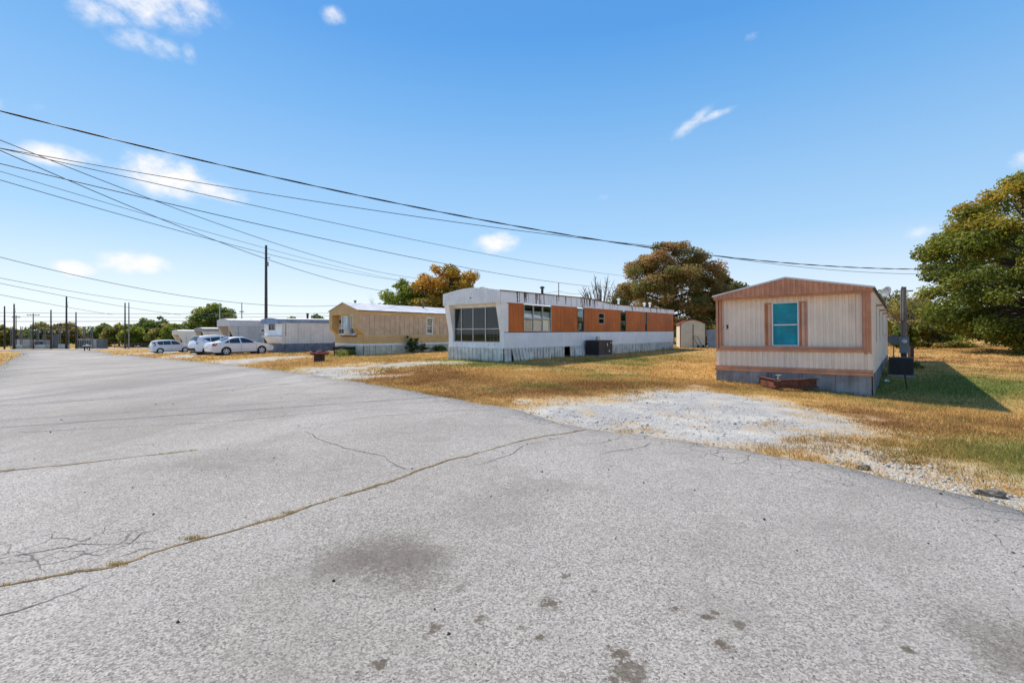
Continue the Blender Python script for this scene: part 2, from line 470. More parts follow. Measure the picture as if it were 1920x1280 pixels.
M_GROUND = ground_mat()

NA, NR = 720, 250
rad = 1.2 * (1500 / 1.2) ** (np.arange(NR) / (NR - 1))
ang = np.linspace(0, 2 * np.pi, NA, endpoint=False)
GX = (rad[:, None] * np.sin(ang)[None]).ravel(); GY = (rad[:, None] * np.cos(ang)[None]).ravel()
GX = np.append(GX, 0.0); GY = np.append(GY, 0.0)
sd_road = sdf(GX, GY, ROAD)
GZ = gz(GX, GY)
GZ = GZ - .07 * np.clip(-(sd_road + .1) / .25, 0, 1)
GZ = GZ + (fbm(GX, GY, .8, 2) - .5) * .07 * np.clip(sd_road / 1.0, 0, 1)
gr_, br_, gv_ = lawn(GX, GY)
far = np.clip((np.hypot(GX, GY) - 140) / 100, 0, 1)
gr_ = np.maximum(gr_, far * .8)
i = np.arange(NR - 1)[:, None] * NA; j = np.arange(NA)[None]; j2 = (j + 1) % NA
FQ = np.stack([i + j, i + NA + j, i + NA + j2, i + j2], -1).reshape(-1, 4)
ground = np_mesh('ground', np.stack([GX, GY, GZ], -1)[:-1], FQ, M_GROUND, {'green': ('FLOAT', gr_[:-1]), 'brown': ('FLOAT', br_[:-1]), 'gravel': ('FLOAT', gv_[:-1])}, True)
tag(ground, kind='structure')

# ------------------------------------------------------------------ asphalt
STAINS = [(-0.92, 3.03, .22, .8), (-1.1, 2.93, .15, .8), (-0.6, 2.86, .20, .8), (-.78, 2.98, .2, .7), (-3.35, 5.39, .45, .55), (0.21, 4.38, .28, .5), (0.2, 2.48, .035, 1.), (-0.17, 2.36, .028, 1.), (-0.38, 2.26, .026, .9), (-0.59, 2.02, .024, 1.), (0.14, 2.21, .018, 1.), (0.04, 2.28, .014, 1.), (0.5, 1.97, .05, .9), (0.49, 2.09, .03, 1.), (1.0, 2.14, .03, 1.), (1.01, 2.36, .022, 1.), (1.06, 2.39, .02, 1.), (0.87, 2.43, .018, 1.), (1.15, 2.3, .02, .9), (1.84, 2.12, .022, 1.), (2.41, 2.2, .16, .9), (2.25, 2.05, .12, .9), (-4.6, 8.6, .5, .5), (-.1, 3.9, .3, .35), (1.55, 3.2, .3, .3), (.32, 2.75, .02, .9), (.46, 2.6, .014, .9), (-.3, 2.62, .03, .6)]
def asphalt_mat(name, lift=1.0, stains=()):
    m, N, L, bs = _nt(name)
    tcn = N.new('ShaderNodeTexCoord'); co = tcn.outputs['Object']
    v1 = N.new('ShaderNodeTexVoronoi'); v1.inputs['Scale'].default_value = 110; L.new(co, v1.inputs['Vector'])
    s1 = N.new('ShaderNodeSeparateColor'); L.new(v1.outputs['Color'], s1.inputs[0])
    big = nnoise(N, L, co, .16, 5, .6); mid = nnoise(N, L, co, 1.3, 6, .65); fine = nnoise(N, L, co, 130, 3, .7)
    stone = nmix(N, L, s1.outputs[0], (.205 * lift, .187 * lift, .167 * lift), (.555 * lift, .510 * lift, .456 * lift))
    c = nmix(N, L, nramp(N, L, big, .3, .7), (.78, .76, .74), (1.14, 1.13, 1.125))
    c = nmix(N, L, 1.0, stone, c, 'MULTIPLY')
    c = nmix(N, L, nmath(N, L, 'MULTIPLY', nramp(N, L, mid, .46, .70), .50), c, (.22, .19, .162))
    c = nmix(N, L, nmath(N, L, 'MULTIPLY', nramp(N, L, nnoise(N, L, co, 2.6, 7, .72), .55, .72), .40), c, (.52, .49, .455))
    # dark pits and lost stones
    v3 = N.new('ShaderNodeTexVoronoi'); v3.inputs['Scale'].default_value = 70
    pw = N.new('ShaderNodeTexNoise'); pw.inputs['Scale'].default_value = 60; pw.inputs['Detail'].default_value = 3; L.new(co, pw.inputs['Vector'])
    pa = N.new('ShaderNodeVectorMath'); pa.operation = 'MULTIPLY_ADD'; L.new(pw.outputs['Color'], pa.inputs[0]); pa.inputs[1].default_value = (.035, .035, .0); L.new(co, pa.inputs[2])
    L.new(pa.outputs[0], v3.inputs['Vector'])
    s3 = N.new('ShaderNodeSeparateColor'); L.new(v3.outputs['Color'], s3.inputs[0])
    pit = nmath(N, L, 'MULTIPLY', nmath(N, L, 'LESS_THAN', v3.outputs['Distance'], nmath(N, L, 'MULTIPLY', s3.outputs[1], .42)), nmath(N, L, 'LESS_THAN', s3.outputs[0], nmath(N, L, 'MULTIPLY', nnoise(N, L, co, 2.2, 5, .7), .75)))
    c = nmix(N, L, nmath(N, L, 'MULTIPLY', pit, .78), c, (.085, .078, .070))
    c = nmix(N, L, nmath(N, L, 'MULTIPLY', nramp(N, L, fine, .58, .74), .45), c, (.13, .12, .108))
    # long faint wheel-worn bands along the road
    mp = N.new('ShaderNodeMapping'); mp.inputs['Rotation'].default_value = (0, 0, R(42)); mp.inputs['Scale'].default_value = (.55, .05, 1)
    L.new(co, mp.inputs['Vector'])
    c = nmix(N, L, nmath(N, L, 'MULTIPLY', nramp(N, L, nnoise(N, L, mp.outputs[0], 1.0, 4, .6), .45, .70), .50), c, (.225, .20, .175))
    for (x, y, r, k) in stains:
        r = r * (1.9 if r < .08 else 1.15)
        vm = N.new('ShaderNodeVectorMath'); vm.operation = 'DISTANCE'; L.new(co, vm.inputs[0]); vm.inputs[1].default_value = (x, y, g(x, y))
        dn = nmath(N, L, 'ADD', nmath(N, L, 'DIVIDE', vm.outputs['Value'], r), nmath(N, L, 'ADD', nmath(N, L, 'MULTIPLY', nmath(N, L, 'SUBTRACT', nnoise(N, L, co, .55 / r, 5, .7), .5), 2.6), nmath(N, L, 'MULTIPLY', nmath(N, L, 'SUBTRACT', nnoise(N, L, co, 24, 4, .8), .5), 3.0)))
        r = r * 1.0; soft = 1.05 if r < .12 else 1.7
        fac = nmath(N, L, 'MULTIPLY', nmath(N, L, 'SUBTRACT', 1.0, nramp(N, L, dn, .5, soft)), k * (.86 if r < .12 else .50))
        c = nmix(N, L, fac, c, (.10, .076, .052) if r < .12 else (.12, .098, .078))
    # alligator cracks, in patches
    mp2 = N.new('ShaderNodeMapping'); L.new(co, mp2.inputs['Vector'])
    wv = N.new('ShaderNodeTexNoise'); wv.inputs['Scale'].default_value = 3; L.new(co, wv.inputs['Vector'])
    ad = N.new('ShaderNodeVectorMath'); ad.operation = 'MULTIPLY_ADD'; L.new(wv.outputs['Color'], ad.inputs[0]); ad.inputs[1].default_value = (.3, .3, .3); L.new(co, ad.inputs[2])
    v2 = N.new('ShaderNodeTexVoronoi'); v2.feature = 'DISTANCE_TO_EDGE'; v2.inputs['Scale'].default_value = 3.4; L.new(ad.outputs[0], v2.inputs['Vector'])
    at = N.new('ShaderNodeAttribute'); at.attribute_name = 'edge'
    cr = nmath(N, L, 'SUBTRACT', 1.0, nramp(N, L, v2.outputs['Distance'], .004, .026))
    pm = nramp(N, L, nmath(N, L, 'ADD', nnoise(N, L, co, .5, 3, .5), nmath(N, L, 'MULTIPLY', at.outputs['Fac'], .24)), .60, .70)
    cf = nmath(N, L, 'MULTIPLY', nmath(N, L, 'MULTIPLY', cr, pm), .75)
    c = nmix(N, L, cf, c, (.075, .068, .06))
    L.new(c, bs.inputs['Base Color'])
    bs.inputs['Roughness'].default_value = .88; bs.inputs['Specular IOR Level'].default_value = .25
    b = N.new('ShaderNodeBump'); b.inputs['Strength'].default_value = .55; b.inputs['Distance'].default_value = .008
    h = nmath(N, L, 'SUBTRACT', nmath(N, L, 'ADD', nmath(N, L, 'MULTIPLY', s1.outputs[1], .5), nmath(N, L, 'MULTIPLY', fine, .6)), nmath(N, L, 'ADD', nmath(N, L, 'MULTIPLY', cf, 2.0), nmath(N, L, 'MULTIPLY', pit, .9)))
    L.new(h, b.inputs['Height']); L.new(b.outputs[0], bs.inputs['Normal'])
    return m
M_ASPH = asphalt_mat('old_asphalt', 1.0, STAINS)
M_CROSS = asphalt_mat('pale_asphalt', 1.25)

def densify(poly, maxd=lambda r: max(.22, .03 * r), jit=.05):
    out = []
    n = len(poly)
    for i in range(n):
        a, b = np.array(poly[i]), np.array(poly[(i + 1) % n])
        d = np.linalg.norm(b - a); k = max(1, int(d / maxd(np.linalg.norm((a + b) / 2))))
        for q in range(k):
            p = a + (b - a) * q / k
            nn = np.array([-(b - a)[1], (b - a)[0]]) / d
            w = (vnoise(np.array([p[0]]), np.array([p[1]]), 1.1, 4)[0] - .5) * .22 + (vnoise(np.array([p[0]]), np.array([p[1]]), 4.0, 12)[0] - .5) * .14
            out.append(tuple(p + nn * w * (jit / .05)))
    return out
def sheet(name, poly, lift, mat_, inner, edgefade=1.2):
    """a thin slab that follows the terrain inside an outline"""
    bound = densify(poly)
    nb = len(bound)
    ix, iy = inner
    keep = (sdf(ix, iy, poly) < -.3 - .02 * np.hypot(ix, iy))
    pts = [Vector(p) for p in bound] + [Vector((a, b)) for a, b in zip(ix[keep], iy[keep])]
    edges = [(i, (i + 1) % nb) for i in range(nb)]
    vs, es, fs, ov, oe, of = delaunay_2d_cdt(pts, edges, [], 1, 1e-5)
    P = np.array([(v.x, v.y) for v in vs])
    z = gz(P[:, 0], P[:, 1]) + lift
    V = np.column_stack([P, z]); F = [tuple(f) for f in fs]
    # orient up and add a short skirt along the rim
    F2 = []
    for f in F:
        a, b, c = (P[k] for k in f[:3])
        F2.append(f if (b[0] - a[0]) * (c[1] - a[1]) - (b[1] - a[1]) * (c[0] - a[0]) > 0 else f[::-1])
    cnt = {}
    for f in F2:
        for q in range(len(f)):
            e = (f[q], f[(q + 1) % len(f)]); cnt[e] = 1
    rim = [e for e in cnt if (e[1], e[0]) not in cnt]
    low = {}
    VL = V.tolist()
    for a, b in rim:
        for k in (a, b):
            if k not in low:
                low[k] = len(VL); VL.append((V[k][0], V[k][1], V[k][2] - .14))
        F2.append((b, a, low[a], low[b]))
    me = bpy.data.meshes.new(name); me.from_pydata(VL, [], F2); me.update(); me.materials.append(mat_)
    A = np.array(VL); e = np.clip(1 + sdf(A[:, 0], A[:, 1], poly) / edgefade, 0, 1); e = np.maximum(e, 1.2 * bell(A[:, 0], A[:, 1], -2.95, 3.15, .55))
    at = me.attributes.new('edge', 'FLOAT', 'POINT'); at.data.foreach_set('value', e.astype(np.float32))
    me.polygons.foreach_set('use_smooth', [True] * len(me.polygons))
    o = bpy.data.objects.new(name, me); COL.objects.link(o)
    return tag(o, kind='structure')
rr = 1.5 * (110 / 1.5) ** (np.arange(90) / 89); aa = np.linspace(0, 2 * np.pi, 150, endpoint=False)
IX = (rr[:, None] * np.sin(aa)[None]).ravel(); IY = (rr[:, None] * np.cos(aa)[None]).ravel()
road = sheet('road', ROAD, .022, M_ASPH, (IX, IY))
def strip_poly(c, d, t0, t1, hw):
    d = np.array(d) / np.linalg.norm(d); n = np.array([-d[1], d[0]]); c = np.array(c)
    A = [tuple(c + d * t + n * hw) for t in np.linspace(t0, t1, 12)]
    B = [tuple(c + d * t - n * hw) for t in np.linspace(t1, t0, 12)]
    return A + B
CROSS = strip_poly((-86.0, 89.5), (.63, .777), -60, 90, 5.5)
gx, gy = np.meshgrid(np.arange(-140, 0, 4.), np.arange(30, 180, 4.))
cross = sheet('cross_road', CROSS, .05, M_CROSS, (gx.ravel(), gy.ravel()))

# ------------------------------------------------------------------ cracks in the asphalt, filled with dead grass
M_CRACK = mat('crack_fill', (.30, .20, .085), .95, .55, 9, fine=.6)
M_CRACKD = mat('crack_dark', (.075, .065, .055), .95, .3, 6)
def crack(name, pts, w0, mat_, seed, label):
    rg = np.random.default_rng(seed)
    P = [np.array(pts[0])]
    for a, b in zip(pts[:-1], pts[1:]):
        a, b = np.array(a), np.array(b); k = max(2, int(np.linalg.norm(b - a) / .035))
        for q in range(1, k + 1):
            P.append(a + (b - a) * q / k)
    P = np.array(P); wob = np.cumsum(rg.normal(0, .0085, P.shape), 0) * .8 + rg.normal(0, .0022, P.shape); wob -= np.linspace(0, 1, len(P))[:, None] * wob[-1]
    P = P + wob; T = np.gradient(P, axis=0); T /= np.linalg.norm(T, axis=1)[:, None] + 1e-9
    Nn = np.column_stack([-T[:, 1], T[:, 0]])
    w = w0 * np.clip(.35 + 1.1 * vnoise(P[:, 0], P[:, 1], 3, seed) + rg.normal(0, .18, len(P)), .12, 2) * np.minimum(1, np.minimum(np.arange(len(P)), np.arange(len(P))[::-1]) / 6 + .1)
    A = P + Nn * w[:, None]; B = P - Nn * w[:, None]
    V = np.vstack([np.column_stack([A, gz(A[:, 0], A[:, 1]) + .0255]), np.column_stack([B, gz(B[:, 0], B[:, 1]) + .0255])])
    n = len(P)
    F = np.array([(n + k, n + k + 1, k + 1, k) for k in range(n - 1)])
    o = np_mesh(name, V, F, mat_)
    o.parent = road
    return P
CR = [
    ([(-3.4, 2.5), (-2.99, 2.66), (-2.7, 2.81), (-2.51, 2.88), (-2.33, 3.23), (-1.82, 3.75), (-1.68, 3.98), (-1.47, 4.18), (-1.06, 4.74), (-0.92, 4.92), (-0.17, 5.84), (0.3, 6.35), (1.14, 6.96)], .0155, 0),
    ([(-3.7, 2.85), (-3.35, 2.97), (-3.01, 3.17), (-2.9, 3.16), (-2.46, 3.23)], .0042, 1),
    ([(-2.75, 3.05), (-2.66, 3.18), (-2.72, 3.34), (-2.6, 3.5)], .0035, 1), ([(-2.62, 2.95), (-2.5, 3.1), (-2.3, 3.14)], .0035, 1),
    ([(-1.08, 4.84), (-1.30, 5.05), (-1.52, 5.41), (-2.21, 5.89), (-2.81, 6.48), (-3.16, 6.9)], .0042, 1),
    ([(-0.36, 5.08), (0.0, 5.52), (0.21, 6.05), (0.76, 6.45)], .0055, 1),
    ([(-5.9, 4.7), (-5.38, 4.94), (-4.94, 5.2), (-4.0, 5.75)], .011, 0),
    ([(-2.95, 2.25), (-2.63, 2.42), (-2.49, 2.60), (-2.41, 2.80)], .0036, 1),
    ([(-3.4, 7.0), (-2.4, 8.0), (-1.0, 8.6), (-.3, 8.7)], .005, 1), ([(-7.5, 6.9), (-5.0, 7.6), (-2.5, 9.4), (-.9, 9.9)], .006, 1),
    ([(-6.0, 14.4), (-7.6, 12.0), (-10.0, 10.0), (-13.0, 8.8)], .010, 1),
    ([(-60.0, 60.5), (-57.8, 62.6), (-55.9, 64.6)], .10, 1),
    ([(-60.0, 60.5), (-61.6, 63.0)], .09, 1),
    ([(1.9, 6.2), (1.7, 5.9), (1.4, 5.75), (1.0, 5.5)], .0035, 1), ([(1.6, 6.5), (1.2, 6.1), (.9, 6.05), (.6, 5.9)], .0035, 1), ([(2.9, 5.6), (2.75, 5.3), (2.8, 5.0)], .003, 1), ([(3.5, 4.9), (3.35, 4.6), (3.4, 4.3)], .003, 1),
]
CPTS = []
for q, (pts, w, kd) in enumerate(CR):
    p = crack('crack', pts, w, M_CRACKD if kd else M_CRACK, 40 + q, '')
    if kd == 0:
        CPTS.append(p)

# ------------------------------------------------------------------ grass: one mass of short blades
def grass_mat():
    m, N, L, bs = _nt('mown_grass')
    out = [n for n in N if n.type == 'OUTPUT_MATERIAL'][0]
    a = N.new('ShaderNodeAttribute'); a.attribute_name = 'tint'
    df = N.new('ShaderNodeBsdfDiffuse'); L.new(a.outputs['Color'], df.inputs[0])
    tr = N.new('ShaderNodeBsdfTranslucent'); L.new(a.outputs['Color'], tr.inputs[0])
    mx = N.new('ShaderNodeMixShader'); mx.inputs[0].default_value = .35
    L.new(df.outputs[0], mx.inputs[1]); L.new(tr.outputs[0], mx.inputs[2]); L.new(mx.outputs[0], out.inputs['Surface'])
    N.remove(bs)
    return m
M_GRASS = grass_mat()
HOMES = {1: ((10.4, 13.14), 40.6, 4.27, 17.6), 2: ((-.37, 21.), 38.7, 3.66, 22.4), 3: ((-10.1, 31.), 39., 3.66, 18.), 4: ((-20.6, 41.3), 39.5, 3.66, 17.),
         5: ((-31., 51.5), 39.5, 3.66, 17.), 6: ((-41.4, 62.), 39.5, 3.66, 16.), 7: ((-51.8, 72.3), 39.5, 3.66, 16.)}
def home_xy(h, x, y):
    (rx, ry), a, W, Ln = HOMES[h]; s, c = math.sin(R(a)), math.cos(R(a)); d = x - W
    return rx + c * d + s * y, ry - s * d + c * y
HPOLY = {h: [home_xy(h, 0, 0), home_xy(h, HOMES[h][2], 0), home_xy(h, HOMES[h][2], HOMES[h][3]), home_xy(h, 0, HOMES[h][3])] for h in HOMES}

def blades(P, hgt, wid, green, brown, rg, per):
    n = len(P) * per
    base = np.repeat(P, per, 0); sp = np.repeat(wid * 4.5, per)
    base = base + rg.normal(0, 1, (n, 2)) * sp[:, None]
    h = np.repeat(hgt, per) * rg.uniform(.5, 1.35, n); w = np.repeat(wid, per) * rg.uniform(.6, 1.3, n)
    a = rg.uniform(0, 2 * np.pi, n); lean = rg.uniform(.3, 1.25, n); la = rg.uniform(0, 2 * np.pi, n)
    z = gz(base[:, 0], base[:, 1]) - .008
    bx = np.cos(a) * w / 2; by = np.sin(a) * w / 2
    tip = np.column_stack([base[:, 0] + np.cos(la) * h * np.sin(lean), base[:, 1] + np.sin(la) * h * np.sin(lean), z + h * np.cos(lean) + .01])
    V = np.empty((n, 3, 3)); V[:, 0] = np.column_stack([base[:, 0] - bx, base[:, 1] - by, z]); V[:, 1] = np.column_stack([base[:, 0] + bx, base[:, 1] + by, z]); V[:, 2] = tip
    gn = np.repeat(green, per) + rg.normal(0, .22, n); bn = np.repeat(brown, per) + rg.normal(0, .25, n)
    c = STRAW[None] * rg.uniform(.4, 1.55, n)[:, None]
    k = np.clip((bn - .25) / .6, 0, 1)[:, None]; c = c * (1 - k) + BROWN[None] * rg.uniform(.45, 1.7, n)[:, None] * k
    k = np.clip((gn - .25) / .6, 0, 1)[:, None]; c = c * (1 - k) + GREEN[None] * rg.uniform(.5, 1.7, n)[:, None] * k
    C = np.ones((n, 3, 4)); C[:, :, :3] = c[:, None, :]
    return V.reshape(-1, 3), C.reshape(-1, 4)
rg = np.random.default_rng(5)
VS, CS = [], []
def scatter(n, rmin, rmax, a0, a1, hgt, wid, per):
    r = np.sqrt(rg.uniform(rmin ** 2, rmax ** 2, n)); a = R(1) * rg.uniform(a0, a1, n)
    x = r * np.sin(a); y = r * np.cos(a)
    ds = sdf(x, y, ROAD); gr, br, gv = lawn(x, y)
    ok = (ds > -.03 + (vnoise(x, y, 3, 7) - .5) * .3) & (rg.uniform(0, 1, n) > gv * 1.12 + (fbm(x, y, 1.6, 44) - .5) * .9) & (sdf(x, y, CROSS) > .3)
    for h in HPOLY:
        ok &= ~inside(x, y, HPOLY[h])
    x, y, gr, br, gv, ds = (q[ok] for q in (x, y, gr, br, gv, ds))
    hh = np.full(len(x), hgt) * (.6 + .9 * fbm(x, y, .7, 21)) * (1 - .35 * gv)
    # greener, taller fringe along the road edge and against the skirtings
    rim = np.exp(-(ds / .18) ** 2); gr = np.clip(gr + rim * .35 * vnoise(x, y, .8, 33), 0, 1); hh = hh * (1 + .6 * rim)
    for h in (1, 2, 3):
        dd = seg_dist(x, y, HPOLY[h]); k = np.exp(-(dd / .22) ** 2); hh = hh * (1 + 1.3 * k); gr = np.clip(gr + .5 * k, 0, 1)
    V, C = blades(np.column_stack([x, y]), hh, np.full(len(x), wid), gr, br, rg, per)
    VS.append(V); CS.append(C)
scatter(34000, 3.5, 9.5, -8, 66, .052, .0085, 7)
scatter(52000, 9.5, 17, -42, 64, .060, .014, 5)
scatter(52000, 17, 30, -50, 62, .070, .026, 4)
scatter(36000, 30, 55, -52, 60, .085, .05, 3)
scatter(16000, 55, 95, -54, 55, .11, .11, 2)
# tufts rooted in the cracks
for P in CPTS:
    q = P[rg.integers(0, len(P), 420)]; k = vnoise(q[:, 0], q[:, 1], 1.6, 3) > .55; q = q[k]
    V, C = blades(q, np.full(len(q), .017), np.full(len(q), .003), np.full(len(q), .42), np.full(len(q), .1), rg, 4)
    V[:, 2] += .03; VS.append(V); CS.append(C)
for cx, cy, n_, s_ in ((-2.51, 2.9, 34, .03), (-2.29, 3.27, 44, .04), (-1.84, 3.73, 20, .025)):
    q = np.column_stack([rg.normal(cx, s_, n_), rg.normal(cy, s_ * .35, n_)])
    V, C = blades(q, np.full(n_, .022), np.full(n_, .0028), np.full(n_, .5), np.full(n_, .05), rg, 5)
    V[:, 2] += .03; VS.append(V); CS.append(C)
V = np.vstack(VS); C = np.vstack(CS)
grass = np_mesh('grass', V, np.arange(len(V)).reshape(-1, 3), M_GRASS, {'tint': ('FLOAT_COLOR', C)})
tag(grass, 'short dry straw-coloured mown grass with green and brown patches', 'grass', kind='stuff')

# ------------------------------------------------------------------ loose stones on the gravel
M_STONE = mat('limestone', (.58, .56, .54), .9, .4, 14, fine=.5)
def stones(n):
    ico = bmesh.new(); bmesh.ops.create_icosphere(ico, subdivisions=1, radius=1.0)
    bv = np.array([v.co for v in ico.verts]); bf = np.array([[v.index for v in f.verts] for f in ico.faces]); ico.free()
    x = rg.uniform(-20, 8, n * 40); y = rg.uniform(2.5, 32, n * 40)
    k = rg.uniform(0, 1, len(x)) < 14 / (x * x + y * y + 1); x, y = x[k], y[k]
    gv = lawn(x, y)[2]; ds = sdf(x, y, ROAD)
    k = ((gv > .45) | ((ds > 0) & (ds < .9) & (x > 1) & (rg.uniform(0, 1, len(x)) < .5))) & (ds > -.05); x, y = x[k][:n], y[k][:n]
    r = rg.lognormal(math.log(.008), .45, len(x)).clip(.004, .03)
    A = bv[None] * (1 + rg.normal(0, .16, (len(x), len(bv), 3))) * r[:, None, None] * np.array((1.2, 1, .7))
    A = A + np.column_stack([x, y, gz(x, y) + r * .35])[:, None, :]
    Fc = (bf[None] + (np.arange(len(x)) * len(bv))[:, None, None]).reshape(-1, 3)
    return np_mesh('gravel', A.reshape(-1, 3), Fc, M_STONE)
tag(stones(9000), 'loose pale limestone gravel spread on the driveways', 'gravel', kind='stuff')
# dark crumbs lying on the asphalt, too small to count
def crumbs(n):
    x = rg.uniform(-8, 5, n * 6); y = rg.uniform(1.9, 14, n * 6); k = (sdf(x, y, ROAD) < -.1); x, y = x[k][:n], y[k][:n]
    r = rg.lognormal(math.log(.007), .4, len(x)).clip(.003, .02)
    tet = np.array([(1, 0, -.3), (-.5, .87, -.3), (-.5, -.87, -.3), (0, 0, .8), (.3, .3, .5)])
    fs = np.array([(0, 1, 4), (1, 2, 3), (2, 0, 3), (0, 4, 3), (4, 1, 3), (0, 2, 1)])
    A = tet[None] * (1 + rg.normal(0, .25, (len(x), 5, 3))) * r[:, None, None] + np.column_stack([x, y, gz(x, y) + .022 + r * .3])[:, None, :]
    return np_mesh('grit', A.reshape(-1, 3), (fs[None] + (np.arange(len(x)) * 5)[:, None, None]).reshape(-1, 3), mat('grit_dark', (.09, .085, .08), .9, .4, 20))
tag(crumbs(260), 'dark crumbs of asphalt scattered on the road', 'grit', kind='stuff')

# ------------------------------------------------------------------ mobile homes
# local frame of a home: x across the front (0 = its left end), y along its length, z = world height
UX, UY, UZ = Vector((1, 0, 0)), Vector((0, 1, 0)), Vector((0, 0, 1))
def home(h, name, label, roll=0.0):
    x, y = home_xy(h, 0, 0)
    o = empty(name, (x, y, 0), -R(HOMES[h][1]), roll)
    return tag(o, label, 'mobile home', 'mobile homes in a row along the road')
def hg(h, x, y):
    return g(*home_xy(h, x, y))
def rects(u0, u1, z0, z1, holes):
    """cover a wall minus its openings with rectangles"""
    us = sorted({u0, u1, *[min(max(k, u0), u1) for q in holes for k in q[:2]]})
    out = []
    for a, b in zip(us[:-1], us[1:]):
        m = (a + b) / 2; z = z0
        for q in sorted([q for q in holes if q[0] < m < q[1]], key=lambda q: q[2]):
            if q[2] > z:
                out.append((a, b, z, q[2]))
            z = q[3]
        if z < z1:
            out.append((a, b, z, z1))
    return out
M_GLASS = glass_mat('window_glass', (.86, .9, .9), .015)
M_DARKGL = glass_mat('dark_window_glass', (.42, .45, .47), .04)
M_INT = mat('room_interior', (.16, .13, .11), .9)
M_ALU = mat('aluminium', (.55, .55, .55), .45, .15, 4, metal=.6)
M_WHITE = mat('white_paint', (.88, .87, .85), .55, .10, 2, streak=.35, dirt=(.35, .33, .28))
M_WHITECLEAN = mat('white_trim', (.80, .80, .78), .5, .08, 3)
M_CURT = mat('pale_curtain', (.72, .70, .64), .9, .12, 6)
M_BLIND = mat('grey_blind', (.34, .33, .32), .8, .2, 5)
M_RUST = mat('rusty_steel', (.18, .065, .038), .85, .45, 8, fine=.4)
M_BLACK = mat('black_metal', (.018, .018, .018), .6, .3, 5)

def side_window(h, root, y0, y1, z0, z1, frame, glass, mullions=(), rails=(), depth=.05, x=None, cw=.035):
    """window in the right-hand wall: frame, panes"""
    X = HOMES[h][2] if x is None else x
    f = MB()
    f.box(X - depth, X + .03, y0, y0 + cw, z0, z1).box(X - depth, X + .03, y1 - cw, y1, z0, z1)
    f.box(X - depth, X + .029, y0 + cw, y1 - cw, z0, z0 + cw).box(X - depth, X + .029, y0 + cw, y1 - cw, z1 - cw, z1)
    ys = [y0 + cw] + [m for m in mullions] + [y1 - cw]
    for m in mullions:
        f.box(X - depth, X + .026, m - .022, m + .022, z0 + cw, z1 - cw)
    zr = [z0 + cw] + list(rails) + [z1 - cw]
    for a, b in zip(ys[:-1], ys[1:]):
        for r_ in rails:
            f.box(X - depth * .6, X + .018, a + .02, b - .02, r_ - .018, r_ + .018)
    w = f.build('window', frame, root)
    for a, b in zip(ys[:-1], ys[1:]):
        for c, d in zip(zr[:-1], zr[1:]):
            MB().box(X - .012, X - .006, a + .004, b - .004, c + .004, d - .004).build('pane', glass, w)
    return w
def front_window(root, x0, x1, z0, z1, Y, frame, glass, mullions=(), rails=(), cw=.035, depth=.05):
    f = MB()
    f.box(x0, x0 + cw, Y - .03, Y + depth, z0, z1).box(x1 - cw, x1, Y - .03, Y + depth, z0, z1)
    f.box(x0 + cw, x1 - cw, Y - .029, Y + depth, z0, z0 + cw).box(x0 + cw, x1 - cw, Y - .029, Y + depth, z1 - cw, z1)
    xs = [x0 + cw] + list(mullions) + [x1 - cw]; zr = [z0 + cw] + list(rails) + [z1 - cw]
    for m in mullions:
        f.box(m - .022, m + .022, Y - .026, Y + depth, z0 + cw, z1 - cw)
    for a, b in zip(xs[:-1], xs[1:]):
        for r_ in rails:
            f.box(a + .02, b - .02, Y - .02, Y + depth * .6, r_ - .018, r_ + .018)
    w = f.build('window', frame, root)
    for a, b in zip(xs[:-1], xs[1:]):
        for c, d in zip(zr[:-1], zr[1:]):
            MB().box(a + .004, b - .004, Y + .004, Y + .010, c + .004, d - .004).build('pane', glass, w)
    return w
def skirt(h, root, m_, ztop, pw, rng, ribs=3, lean=.0, skip=(), front=True, sidelen=None, zt2=None, name='skirt_panel', drop=None, rib=.02):
    """skirting of single upright panels along the front and the right side, each down to the ground"""
    W, Ln = HOMES[h][2], HOMES[h][3]
    runs = []
    if front:
        runs.append(('f', W))
    runs.append(('s', sidelen or Ln))
    for kind, length in runs:
        n = max(1, round(length / pw)); p = length / n
        for k in range(n):
            if (kind, k) in skip:
                continue
            a = k * p
            lx, ly = (a + p / 2, 0) if kind == 'f' else (W, a + p / 2)
            zg = hg(h, lx, ly) - .06
            zt = ztop if zt2 is None or kind == 'f' else ztop + (zt2 - ztop) * a / length
            if kind == 'f' and drop is not None:
                zt = drop + (ztop - drop) * a / length
            b = MB(); pr = (p - (.03 if rib > .015 else .008)) / ribs
            off = .012 + rng.random() * .012
            tl = rng.gauss(0, 1) * lean; tilt = rng.gauss(0, 1) * lean * .6
            if (kind, k) in LEANERS.get(h, {}):
                tl, tilt = LEANERS[h][(kind, k)]
            for q in range(ribs):
                u0 = a + q * pr; u1 = u0 + pr - .001
                d0 = .0 if q % 2 else rib
                def P(u, z, d):
                    sh = (zt - z) * tl; o_ = off + d + (zt - z) * tilt
                    return (u + sh, -o_, z) if kind == 'f' else (W + o_, u + sh, z)
                bot = [P(u0, zg, 0), P(u1, zg, 0), P(u1, zg, d0 + .012), P(u0, zg, d0 + .012)]
                top = [P(u0, zt, 0), P(u1, zt, 0), P(u1, zt, d0 + .012), P(u0, zt, d0 + .012)]
                b.hexa(bot, top)
            b.build(name, m_, root)
    zl = min(hg(h, 0, 0), hg(h, 0, Ln), hg(h, 0, Ln / 2), hg(h, W, Ln)) - .15
    MB().box(.0, .03, .06, Ln, zl, ztop + .02).box(.031, W - .01, Ln - .03, Ln, zl, ztop + .02).build('back_skirting', m_, root)  # unseen left and rear skirting, added to stop light passing underneath
